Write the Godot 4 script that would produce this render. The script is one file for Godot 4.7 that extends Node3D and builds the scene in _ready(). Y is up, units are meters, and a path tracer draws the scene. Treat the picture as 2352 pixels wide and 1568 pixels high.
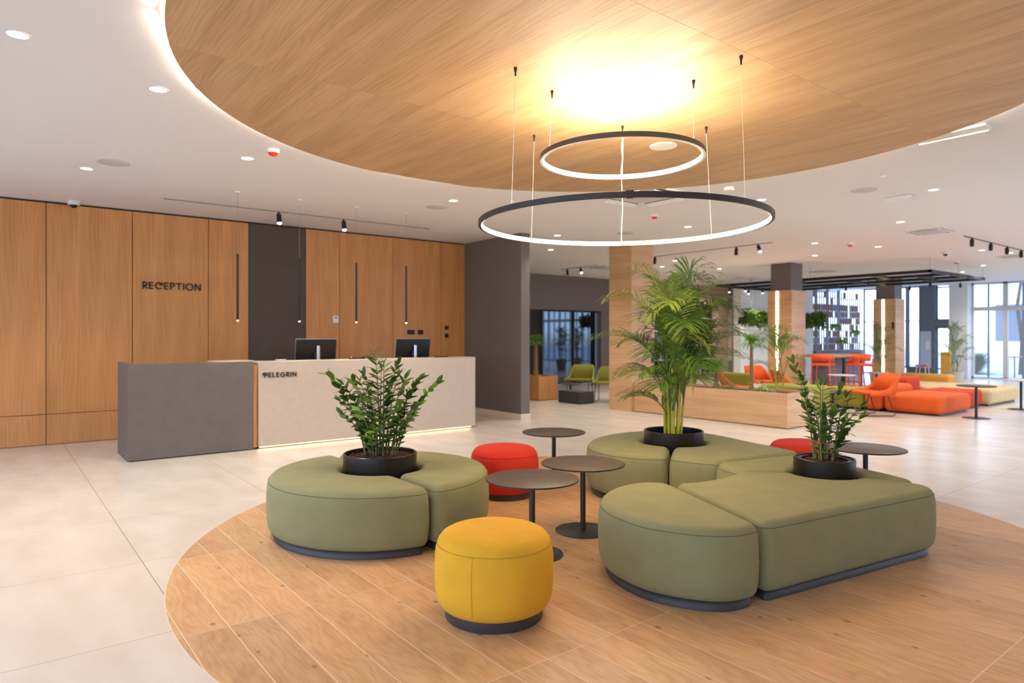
extends Node3D
# A hotel lobby. World axes follow the room: x runs along the reception wall, -z towards it; the floor is y = 0.

const DC := Vector2(3.632, -3.401)      # centre shared by the round plank floor and the round oak ceiling raft
const DR := 2.957
const HC := 3.15                         # white ceiling
var M := {}
var used := {}
var rng := RandomNumberGenerator.new()

# ---------------------------------------------------------------- names and metas
func numbered(called: String) -> String:
	if not used.has(called):
		used[called] = 0
		return called
	used[called] += 1
	return "%s_%03d" % [called, used[called]]

func tag(o: Node, label := "", category := "", group := "", kind := "") -> void:
	if label: o.set_meta("label", label)
	if category: o.set_meta("category", category)
	if group: o.set_meta("group", group)
	if kind: o.set_meta("kind", kind)

func thing(called: String, label: String, category: String, at := Vector3.ZERO, turn := 0.0, group := "") -> Node3D:
	var o := Node3D.new()
	o.name = numbered(called)
	add_child(o)
	o.position = at
	o.rotation.y = turn
	tag(o, label, category, group)
	return o

func structure(called: String, label: String) -> Node3D:
	var o := Node3D.new()
	o.name = numbered(called)
	add_child(o)
	tag(o, label, "", "", "structure")
	return o

# ---------------------------------------------------------------- mesh building
func mb() -> SurfaceTool:
	var st := SurfaceTool.new()
	st.begin(Mesh.PRIMITIVE_TRIANGLES)
	return st

func obj(called: String, st: SurfaceTool, m: Material, parent: Node, at := Vector3.ZERO, turn := 0.0) -> MeshInstance3D:
	st.generate_normals()
	return inst(called, st.commit(), m, parent, at, turn)

func inst(called: String, mesh: Mesh, m: Material, parent: Node, at := Vector3.ZERO, turn := 0.0) -> MeshInstance3D:
	var o := MeshInstance3D.new()
	o.mesh = mesh
	o.material_override = m
	o.name = called
	parent.add_child(o, true)
	o.position = at
	o.rotation.y = turn
	return o

# corners counter-clockwise seen from outside
func tri(st: SurfaceTool, a: Vector3, b: Vector3, c: Vector3) -> void:
	st.add_vertex(a); st.add_vertex(c); st.add_vertex(b)

func quad(st: SurfaceTool, a: Vector3, b: Vector3, c: Vector3, d: Vector3) -> void:
	tri(st, a, b, c); tri(st, a, c, d)

# box with chamfered edges, c = centre
func bx(st: SurfaceTool, c: Vector3, s: Vector3, bev := 0.003, basis := Basis.IDENTITY) -> void:
	st.set_smooth_group(-1)
	var h := s / 2.0
	var b := minf(bev, minf(h.x, minf(h.y, h.z)) * 0.9)
	var P := func(sx: int, sy: int, sz: int, ax: int) -> Vector3:
		var v := Vector3(sx * h.x, sy * h.y, sz * h.z)
		if ax != 0: v.x -= sx * b
		if ax != 1: v.y -= sy * b
		if ax != 2: v.z -= sz * b
		return c + basis * v
	for s1 in [-1, 1]:
		var f := [[P.call(s1, -1, -1, 0), P.call(s1, 1, -1, 0), P.call(s1, 1, 1, 0), P.call(s1, -1, 1, 0)],
			[P.call(-1, s1, -1, 1), P.call(-1, s1, 1, 1), P.call(1, s1, 1, 1), P.call(1, s1, -1, 1)],
			[P.call(-1, -1, s1, 2), P.call(1, -1, s1, 2), P.call(1, 1, s1, 2), P.call(-1, 1, s1, 2)]]
		for q in f:
			if s1 > 0: quad(st, q[0], q[1], q[2], q[3])
			else: quad(st, q[3], q[2], q[1], q[0])
	for s1 in [-1, 1]:
		for s2 in [-1, 1]:
			var e := [[P.call(s1, s2, -1, 0), P.call(s1, s2, -1, 1), P.call(s1, s2, 1, 1), P.call(s1, s2, 1, 0)],
				[P.call(-1, s1, s2, 1), P.call(-1, s1, s2, 2), P.call(1, s1, s2, 2), P.call(1, s1, s2, 1)],
				[P.call(s2, -1, s1, 2), P.call(s2, -1, s1, 0), P.call(s2, 1, s1, 0), P.call(s2, 1, s1, 2)]]
			for q in e:
				if s1 * s2 < 0: quad(st, q[0], q[1], q[2], q[3])
				else: quad(st, q[3], q[2], q[1], q[0])
			for s3 in [-1, 1]:
				var t := [P.call(s1, s2, s3, 0), P.call(s1, s2, s3, 1), P.call(s1, s2, s3, 2)]
				if s1 * s2 * s3 > 0: tri(st, t[0], t[1], t[2])
				else: tri(st, t[2], t[1], t[0])

func bx2(st: SurfaceTool, lo: Vector3, hi: Vector3, bev := 0.003) -> void:
	bx(st, (lo + hi) / 2.0, (hi - lo).abs(), bev)

func slab(called: String, lo: Vector3, hi: Vector3, m: Material, parent: Node, bev := 0.003) -> MeshInstance3D:
	var st := mb()
	bx(st, Vector3.ZERO, (hi - lo).abs(), bev)
	return obj(called, st, m, parent, (lo + hi) / 2.0)

# soft box (cushion): every edge rounded by r, n quads to a side of the rounding
func soft(st: SurfaceTool, c: Vector3, s: Vector3, r: float, n := 5) -> void:
	st.set_smooth_group(0)
	var h := s / 2.0 - Vector3.ONE * r
	for ax in 3:
		for sg in [-1.0, 1.0]:
			var g := []
			var line := []
			for i in n + 1: line.append([-1.0, -tan(PI / 4.0 * (1.0 - float(i) / n))])
			for i in n + 1: line.append([1.0, tan(PI / 4.0 * float(i) / n)])
			for p in line:
				var row := []
				for q in line:
					var d := Vector3.ZERO
					d[ax] = sg
					d[(ax + 1) % 3] = p[1]
					d[(ax + 2) % 3] = q[1]
					var o := Vector3.ZERO
					o[ax] = sg * h[ax]
					o[(ax + 1) % 3] = p[0] * h[(ax + 1) % 3]
					o[(ax + 2) % 3] = q[0] * h[(ax + 2) % 3]
					row.append(c + o + d.normalized() * r)
				g.append(row)
			for i in g.size() - 1:
				for j in g.size() - 1:
					if sg > 0: quad(st, g[i][j], g[i + 1][j], g[i + 1][j + 1], g[i][j + 1])
					else: quad(st, g[i][j], g[i][j + 1], g[i + 1][j + 1], g[i + 1][j])

# turned shape; prof holds (radius, height) from the bottom up along the outside
func lathe(st: SurfaceTool, prof: Array, seg := 48, c := Vector3.ZERO) -> void:
	var grp := 1
	for i in prof.size() - 1:
		if i > 0:
			var d0: Vector2 = prof[i] - prof[i - 1]
			var d1: Vector2 = prof[i + 1] - prof[i]
			if absf(d0.angle_to(d1)) > 0.65: grp += 1
		st.set_smooth_group(grp)
		var p: Vector2 = prof[i]
		var q: Vector2 = prof[i + 1]
		for k in seg:
			var a0 := TAU * k / seg
			var a1 := TAU * (k + 1) / seg
			var v0 := Vector3(cos(a0), 0, -sin(a0))
			var v1 := Vector3(cos(a1), 0, -sin(a1))
			var A := c + v0 * p.x + Vector3.UP * p.y
			var B := c + v1 * p.x + Vector3.UP * p.y
			var C := c + v1 * q.x + Vector3.UP * q.y
			var D := c + v0 * q.x + Vector3.UP * q.y
			if p.x < 1e-5: tri(st, A, C, D)
			elif q.x < 1e-5: tri(st, A, B, C)
			else: quad(st, A, B, C, D)

# tube along points; rad is one number or one per point
func tube(st: SurfaceTool, pts: Array, rad, seg := 8, caps := true) -> void:
	st.set_smooth_group(0)
	var rings := []
	var up := Vector3.UP
	var n := pts.size()
	var t0: Vector3 = (pts[1] - pts[0]).normalized()
	if absf(t0.dot(up)) > 0.95: up = Vector3.RIGHT
	var side := t0.cross(up).normalized()
	for i in n:
		var t: Vector3 = ((pts[mini(i + 1, n - 1)] - pts[maxi(i - 1, 0)]) as Vector3).normalized()
		side = (side - t * side.dot(t)).normalized()
		var b := side.cross(t)
		var r: float = rad[i] if rad is Array else rad
		var ring := []
		for k in seg:
			var a := TAU * k / seg
			ring.append(pts[i] + (side * cos(a) + b * sin(a)) * r)
		rings.append(ring)
	for i in n - 1:
		for k in seg:
			var j := (k + 1) % seg
			quad(st, rings[i][j], rings[i][k], rings[i + 1][k], rings[i + 1][j])
	if caps:
		st.set_smooth_group(-1)
		for k in range(1, seg - 1):
			tri(st, rings[0][0], rings[0][k], rings[0][k + 1])
			tri(st, rings[n - 1][0], rings[n - 1][k + 1], rings[n - 1][k])

func circle(c: Vector2, r: float, n: int) -> PackedVector2Array:
	var p := PackedVector2Array()
	for k in n: p.append(c + Vector2(cos(TAU * k / n), sin(TAU * k / n)) * r)
	return p

func ccw(poly: PackedVector2Array) -> PackedVector2Array:
	var q := poly.duplicate()
	if Geometry2D.is_polygon_clockwise(q): q.reverse()
	return q

# flat piece of outline poly (x, z) between y0 and y1, top edge chamfered; uv = metres along (x, z) times scale plus offset
func plate(st: SurfaceTool, poly: PackedVector2Array, y0: float, y1: float, uvs := Vector2.ZERO, uvo := Vector2.ZERO) -> void:
	var q := ccw(poly)
	st.set_smooth_group(-1)
	var n := q.size()
	var put := func(a: Vector2, b: Vector2, c: Vector2, y: float, flip: bool) -> void:
		var tr := [a, b, c]
		if flip: tr = [a, c, b]
		for v in tr:
			if uvs != Vector2.ZERO: st.set_uv(v * uvs + uvo)
			st.add_vertex(Vector3(v.x, y, v.y))
	var idx := Geometry2D.triangulate_polygon(q)
	for i in range(0, idx.size(), 3):
		var a := q[idx[i]]
		var b := q[idx[i + 1]]
		var c := q[idx[i + 2]]
		var f := (b - a).cross(c - a) < 0.0
		put.call(a, b, c, y1, f)
		put.call(a, b, c, y0, not f)
	for i in n:
		var a := q[i]
		var b := q[(i + 1) % n]
		for v in [[a, y0], [b, y1], [b, y0], [a, y0], [a, y1], [b, y1]]:
			if uvs != Vector2.ZERO: st.set_uv(v[0] * uvs + uvo)
			st.add_vertex(Vector3(v[0].x, v[1], v[0].y))

func inset_ring(poly: PackedVector2Array, d: float) -> PackedVector2Array:
	var out := PackedVector2Array()
	var n := poly.size()
	for i in n:
		var t := (poly[(i + 1) % n] - poly[(i + n - 1) % n]).normalized()
		out.append(poly[i] + Vector2(-t.y, t.x) * d)
	return out

# loft of rings [inset, height] over an outline, closed on top
func loft(st: SurfaceTool, poly: PackedVector2Array, rings: Array, close_bottom := true) -> void:
	var n := poly.size()
	var R := []
	for r in rings:
		var q := inset_ring(poly, r[0])
		var l := []
		for v in q: l.append(Vector3(v.x, r[1], v.y))
		R.append(l)
	st.set_smooth_group(0)
	for i in R.size() - 1:
		for k in n:
			var j := (k + 1) % n
			quad(st, R[i][j], R[i][k], R[i + 1][k], R[i + 1][j])
	var top := inset_ring(poly, rings[-1][0])
	var idx := Geometry2D.triangulate_polygon(top)
	for e in [[rings[-1][1], false], [rings[0][1], true]]:
		if e[1]:
			if not close_bottom: continue
			st.set_smooth_group(-1)
			top = inset_ring(poly, rings[0][0])
			idx = Geometry2D.triangulate_polygon(top)
		for i in range(0, idx.size(), 3):
			var a := top[idx[i]]
			var b := top[idx[i + 1]]
			var c := top[idx[i + 2]]
			var A := Vector3(a.x, e[0], a.y)
			var B := Vector3(b.x, e[0], b.y)
			var C := Vector3(c.x, e[0], c.y)
			if ((b - a).cross(c - a) < 0.0) != e[1]: tri(st, A, B, C)
			else: tri(st, A, C, B)

# ---------------------------------------------------------------- materials
func ramp(cols: Array, offs := []) -> Gradient:
	var g := Gradient.new()
	var o := PackedFloat32Array()
	for i in cols.size(): o.append(offs[i] if offs.size() else float(i) / (cols.size() - 1))
	g.offsets = o
	g.colors = PackedColorArray(cols)
	return g

func noise_tex(seed_: int, freq: float, g: Gradient = null, oct := 4, size := 512, normal := false, type := FastNoiseLite.TYPE_SIMPLEX_SMOOTH) -> NoiseTexture2D:
	var f := FastNoiseLite.new()
	f.seed = seed_
	f.frequency = freq
	f.noise_type = type
	f.fractal_octaves = oct
	var t := NoiseTexture2D.new()
	t.width = size
	t.height = size
	t.seamless = true
	t.noise = f
	if g: t.color_ramp = g
	t.as_normal_map = normal
	return t

# wood: the grain runs along v; ring lines bend round knots
func wood_image(w: int, h: int, seed_: int, light: Color, dark: Color, lines: float, knots: int, knot_col: Color, wild := 1.0) -> ImageTexture:
	var r := RandomNumberGenerator.new()
	r.seed = seed_
	var nz := FastNoiseLite.new()
	nz.seed = seed_
	nz.frequency = 1.0
	nz.fractal_octaves = 3
	var fine := FastNoiseLite.new()
	fine.seed = seed_ + 7
	fine.frequency = 1.0
	fine.fractal_octaves = 2
	var ks := []
	for k in knots: ks.append([Vector2(r.randf_range(0.08, 0.92), r.randf_range(0.05, 0.95)), r.randf_range(0.010, 0.018)])
	var data := PackedByteArray()
	data.resize(w * h * 3)
	var at := 0
	for y in h:
		var v := float(y) / h
		var sv := sin(v * TAU)
		var cv := cos(v * TAU)
		for x in w:
			var u := float(x) / w
			var bend := nz.get_noise_3d(u * 2.4, sv * 0.32, cv * 0.32) * wild
			var kd := 0.0
			for k in ks:
				var d := Vector2((u - k[0].x) * 1.0, (v - k[0].y) * 1.5)
				var l2 := d.length_squared()
				var kr: float = k[1]
				if l2 < kr * kr * 50.0:
					var l := sqrt(l2)
					bend += signf(d.x) * 0.10 * exp(-l / (kr * 1.8))
					kd = maxf(kd, clampf(1.35 - l / kr, 0.0, 1.0))
			var ring := absf(fposmod((u + bend * 0.16) * lines, 1.0) - 0.5) * 2.0
			var fib := fine.get_noise_3d(u * 90.0, sv * 1.3, cv * 1.3)
			var tone := nz.get_noise_3d(u * 4.0 + 9.0, sv * 0.5, cv * 0.5)
			var t := clampf(0.40 + ring * ring * 0.30 + fib * 0.42 + tone * 0.5 - 0.12, 0.0, 1.0)
			var c := light.lerp(dark, t).lerp(knot_col, kd * 0.85)
			data[at] = int(clampf(c.r, 0, 1) * 255)
			data[at + 1] = int(clampf(c.g, 0, 1) * 255)
			data[at + 2] = int(clampf(c.b, 0, 1) * 255)
			at += 3
	return ImageTexture.create_from_image(Image.create_from_data(w, h, false, Image.FORMAT_RGB8, data))

func mat(called: String, c: Color, rough := 0.6, metal := 0.0) -> StandardMaterial3D:
	var m := StandardMaterial3D.new()
	m.resource_name = called
	m.albedo_color = c
	m.roughness = rough
	m.metallic = metal
	M[called] = m
	return m

func tri_tex(m: StandardMaterial3D, t: Texture2D, scale: Vector3, world := true) -> void:
	m.albedo_texture = t
	m.uv1_triplanar = true
	m.uv1_world_triplanar = world
	m.uv1_scale = scale
	m.uv1_triplanar_sharpness = 8.0

func glow(called: String, c: Color, e: float) -> StandardMaterial3D:
	var m := mat(called, c, 0.5)
	m.emission_enabled = true
	m.emission = c
	m.emission_energy_multiplier = e
	return m

func fabric(called: String, c: Color, nap: Texture2D, weave: Texture2D, sheen := 0.5) -> void:
	var m := mat(called, c, 0.9)
	tri_tex(m, nap, Vector3.ONE * 1.1)
	m.rim_enabled = true
	m.rim = sheen
	m.rim_tint = 0.7
	m.normal_enabled = true
	m.normal_texture = weave
	m.normal_scale = 0.10

func make_materials() -> void:
	var oak := wood_image(512, 1024, 5, Color(0.85, 0.69, 0.51), Color(0.72, 0.55, 0.385), 13.0, 6, Color(0.50, 0.39, 0.30), 1.5)
	var veneer := wood_image(512, 512, 21, Color(0.86, 0.735, 0.58), Color(0.74, 0.60, 0.44), 22.0, 0, Color.BLACK, 0.8)
	var nap := noise_tex(3, 0.006, ramp([Color(0.93, 0.94, 0.93), Color(1, 1, 1)]), 4)
	var weave := noise_tex(4, 0.5, null, 2, 1024, true)
	var m := mat("plank", Color(1, 1, 1), 0.42)
	m.albedo_texture = oak
	m.vertex_color_use_as_albedo = true
	m = mat("plank_grout", Color(0.93, 0.86, 0.77), 0.8)
	m = mat("raft_plank", Color(0.97, 0.94, 0.90), 0.5)
	m.albedo_texture = veneer
	m.vertex_color_use_as_albedo = true
	m = mat("wall_veneer", Color(0.95, 0.80, 0.63), 0.5)
	tri_tex(m, veneer, Vector3(1.1, 0.16, 1.1))
	var turned: Image = veneer.get_image().duplicate()
	turned.rotate_90(CLOCKWISE)
	var veneer_flat := ImageTexture.create_from_image(turned)
	m = mat("column_veneer", Color(1.0, 0.95, 0.91), 0.4)
	tri_tex(m, veneer_flat, Vector3(0.16, 1.1, 0.16))
	m = mat("tile", Color(0.865, 0.83, 0.79), 0.26)
	tri_tex(m, noise_tex(8, 0.008, ramp([Color(0.93, 0.92, 0.90), Color(1, 1, 1)]), 5), Vector3(0.6, 0.6, 0.25))
	m.metallic_specular = 0.5
	mat("tile_grout", Color(0.66, 0.61, 0.55), 0.8)
	mat("ceiling_paint", Color(0.93, 0.92, 0.91), 0.9)
	mat("white_paint", Color(0.92, 0.92, 0.92), 0.8)
	mat("dark_paint", Color(0.43, 0.395, 0.38), 0.55)
	m = mat("dark_fabric", Color(0.37, 0.33, 0.31), 0.85)
	tri_tex(m, noise_tex(31, 0.2, ramp([Color(0.8, 0.8, 0.8), Color(1, 1, 1)]), 2, 256), Vector3.ONE * 2.0)
	mat("shadow_gap", Color(0.16, 0.13, 0.11), 0.8)
	mat("skirting", Color(0.86, 0.80, 0.73), 0.5)
	m = mat("slate", Color(0.405, 0.38, 0.365), 0.5)
	tri_tex(m, noise_tex(12, 0.012, ramp([Color(0.93, 0.93, 0.94), Color(0.98, 0.97, 0.97), Color(1, 1, 1)]), 5), Vector3(0.7, 0.7, 0.7))
	m = mat("pale_stone", Color(0.76, 0.71, 0.655), 0.5)
	tri_tex(m, noise_tex(13, 0.02, ramp([Color(0.96, 0.955, 0.95), Color(1, 1, 1)]), 6), Vector3(0.8, 0.8, 0.8))
	mat("black_metal", Color(0.10, 0.095, 0.095), 0.45)
	mat("bronze_metal", Color(0.22, 0.20, 0.19), 0.42)
	mat("plinth_metal", Color(0.23, 0.22, 0.225), 0.5)
	mat("black_plastic", Color(0.06, 0.058, 0.056), 0.4)
	mat("pot_black", Color(0.065, 0.06, 0.06), 0.3)
	mat("silver", Color(0.75, 0.76, 0.78), 0.3, 0.9)
	mat("white_plastic", Color(0.90, 0.90, 0.89), 0.45)
	mat("grey_plastic", Color(0.80, 0.79, 0.78), 0.6)
	mat("red_plastic", Color(0.86, 0.20, 0.12), 0.35)
	mat("smoked_glass", Color(0.07, 0.07, 0.075), 0.1)
	mat("letter_brown", Color(0.16, 0.10, 0.06), 0.5)
	mat("cable_white", Color(0.88, 0.87, 0.84), 0.6)
	mat("cable_grey", Color(0.55, 0.54, 0.52), 0.5)
	m = mat("table_top", Color(0.36, 0.315, 0.28), 0.4)
	tri_tex(m, noise_tex(17, 0.03, ramp([Color(0.78, 0.76, 0.74), Color(1, 1, 1)]), 4), Vector3(6, 6, 0.35))
	fabric("green_velvet", Color(0.54, 0.53, 0.375), nap, weave, 0.35)
	fabric("yellow_velvet", Color(0.90, 0.68, 0.14), nap, weave, 0.35)
	fabric("red_velvet", Color(0.80, 0.17, 0.075), nap, weave, 0.3)
	fabric("orange_cloth", Color(0.90, 0.38, 0.12), nap, weave, 0.2)
	fabric("brick_cloth", Color(0.80, 0.25, 0.12), nap, weave, 0.2)
	fabric("mustard_cloth", Color(0.86, 0.62, 0.26), nap, weave, 0.2)
	fabric("sand_cloth", Color(0.88, 0.76, 0.56), nap, weave, 0.2)
	fabric("lime_cloth", Color(0.60, 0.58, 0.22), nap, weave, 0.2)
	mat("piping", Color(0.36, 0.36, 0.24), 0.9)
	mat("piping_yellow", Color(0.78, 0.55, 0.08), 0.9)
	mat("piping_red", Color(0.62, 0.12, 0.05), 0.9)
	mat("orange_shell", Color(0.93, 0.33, 0.10), 0.45)
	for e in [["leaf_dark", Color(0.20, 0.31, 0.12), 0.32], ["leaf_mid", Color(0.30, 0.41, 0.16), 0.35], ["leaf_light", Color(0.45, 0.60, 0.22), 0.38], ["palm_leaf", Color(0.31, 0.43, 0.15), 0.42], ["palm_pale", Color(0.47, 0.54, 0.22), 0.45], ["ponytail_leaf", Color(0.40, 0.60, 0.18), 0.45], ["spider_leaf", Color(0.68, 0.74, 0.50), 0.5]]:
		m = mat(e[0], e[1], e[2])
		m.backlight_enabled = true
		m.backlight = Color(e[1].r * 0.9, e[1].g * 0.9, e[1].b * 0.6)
	mat("stem_green", Color(0.46, 0.46, 0.26), 0.5)
	mat("cane", Color(0.66, 0.64, 0.16), 0.45)
	m = mat("trunk_bark", Color(0.60, 0.46, 0.33), 0.85)
	tri_tex(m, noise_tex(41, 0.08, ramp([Color(0.7, 0.7, 0.7), Color(1, 1, 1)]), 3, 256), Vector3(2, 6, 2))
	m = mat("soil", Color(0.30, 0.17, 0.11), 0.95)
	tri_tex(m, noise_tex(42, 0.09, ramp([Color(0.4, 0.4, 0.4), Color(1, 1, 1)]), 3, 256), Vector3.ONE * 5.0)
	mat("bark_chip", Color(0.36, 0.19, 0.12), 0.9)
	m = mat("pane_glass", Color(0.92, 0.96, 1.0, 0.10), 0.02)
	m.transparency = BaseMaterial3D.TRANSPARENCY_ALPHA
	mat("dark_mirror_glass", Color(0.30, 0.34, 0.38), 0.03, 0.9)
	mat("frame_blue_grey", Color(0.50, 0.55, 0.62), 0.45)
	mat("frame_grey", Color(0.80, 0.79, 0.78), 0.5)
	mat("facade_grey", Color(0.42, 0.44, 0.49), 0.6)
	m = mat("frosted_panel", Color(0.72, 0.77, 0.84), 0.5)
	mat("lattice_metal", Color(0.55, 0.60, 0.68), 0.5)
	m = mat("lattice_wood", Color(0.62, 0.42, 0.33), 0.6)
	mat("shelf_dark", Color(0.13, 0.10, 0.09), 0.7)
	mat("shelf_white", Color(0.80, 0.74, 0.72), 0.6)
	m = mat("pink_veneer", Color(0.84, 0.72, 0.66), 0.6)
	tri_tex(m, noise_tex(51, 0.03, ramp([Color(0.93, 0.92, 0.91), Color(1, 1, 1)]), 4), Vector3(4.0, 0.25, 4.0))
	mat("slab_wood", Color(0.80, 0.66, 0.52), 0.45)
	mat("light_pot", Color(0.80, 0.76, 0.72), 0.7)
	mat("paving", Color(0.72, 0.72, 0.70), 0.8)
	mat("outer_wall", Color(0.88, 0.88, 0.87), 0.9)
	mat("tree_bark", Color(0.36, 0.29, 0.23), 0.9)
	mat("notice_paper", Color(0.92, 0.86, 0.86), 0.7)
	glow("led_warm", Color(1.0, 0.90, 0.74), 14.0)
	glow("led_strip", Color(1.0, 0.93, 0.82), 9.0)
	glow("led_cove", Color(1.0, 0.93, 0.84), 9.0)
	glow("lamp_face", Color(1.0, 0.93, 0.83), 7.0)
	glow("toe_light", Color(1.0, 0.86, 0.66), 3.0)
	mat("amber_panel", Color(0.88, 0.66, 0.25), 0.5)
	mat("hedge_leaf", Color(0.26, 0.38, 0.17), 0.7)
	mat("off_strip", Color(0.93, 0.87, 0.80), 0.5)

# ---------------------------------------------------------------- lights
func spot(at: Vector3, towards: Vector3, e: float, angle: float, c := Color(1.0, 0.965, 0.915), size := 0.05) -> void:
	var l := SpotLight3D.new()
	l.name = "spot_light"
	add_child(l, true)
	var up := Vector3.UP if absf((towards - at).normalized().y) < 0.95 else Vector3.RIGHT
	l.look_at_from_position(at, towards, up)
	l.light_color = c
	l.light_energy = e
	l.spot_angle = angle
	l.spot_angle_attenuation = 0.8
	l.spot_range = 40.0
	l.spot_attenuation = 2.0
	l.light_size = size
	l.shadow_enabled = true

func area(at: Vector3, towards: Vector3, size: Vector2, e: float, c: Color) -> void:
	var l := AreaLight3D.new()
	l.name = "area_light"
	add_child(l, true)
	l.look_at_from_position(at, towards, Vector3.UP if absf((towards - at).normalized().y) < 0.95 else Vector3.RIGHT)
	l.area_size = size
	l.area_normalize_energy = true
	l.light_color = c
	l.light_energy = e
	l.area_range = 40.0
	l.shadow_enabled = true

func _ready() -> void:
	rng.seed = 11
	# camera: eye 1.4 m up, level; the lens is shifted so that the horizon sits a little above the middle
	var cam := Camera3D.new()
	cam.name = "camera"
	add_child(cam)
	var at := CameraAttributesPhysical.new()
	at.frustum_near = 0.05
	at.frustum_far = 300.0
	at.frustum_focal_length = 24.0
	at.frustum_focus_distance = 4.1
	at.exposure_aperture = 1.9
	cam.attributes = at
	cam.projection = Camera3D.PROJECTION_FRUSTUM
	cam.keep_aspect = Camera3D.KEEP_HEIGHT
	cam.near = 0.05
	cam.far = 300.0
	cam.size = 0.05 * 1568.0 / 1536.0
	cam.frustum_offset = Vector2(0, -0.05 * 11.4 / 1536.0)
	cam.position = Vector3(0, 1.4, 0)
	cam.rotation.y = -deg_to_rad(90.0 - 52.1)
	cam.current = true
	# sky: bright overcast
	var sky := ProceduralSkyMaterial.new()
	sky.sky_top_color = Color(0.62, 0.74, 0.94)
	sky.sky_horizon_color = Color(0.84, 0.91, 1.0)
	sky.sky_curve = 0.2
	sky.ground_bottom_color = Color(0.5, 0.5, 0.5)
	sky.ground_horizon_color = Color(0.66, 0.69, 0.73)
	sky.sky_energy_multiplier = 1.0
	var env := Environment.new()
	env.background_mode = Environment.BG_SKY
	env.sky = Sky.new()
	env.sky.sky_material = sky
	env.background_energy_multiplier = 6.2
	env.tonemap_mode = Environment.TONE_MAPPER_LINEAR
	env.tonemap_exposure = 1.04
	env.sdfgi_enabled = true
	env.ssao_enabled = true
	env.ssil_enabled = true
	var we := WorldEnvironment.new()
	we.name = "world"
	we.environment = env
	add_child(we)
	make_materials()
	build_shell()
	build_ceiling()
	build_reception()
	build_seating()
	build_middle()
	build_lounge()
	build_outside()

# ---------------------------------------------------------------- floor, ceiling, walls
func tint(st: SurfaceTool, v: float, w := 0.0) -> void:
	st.set_color(Color(v + w, v, v - w))

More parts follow.
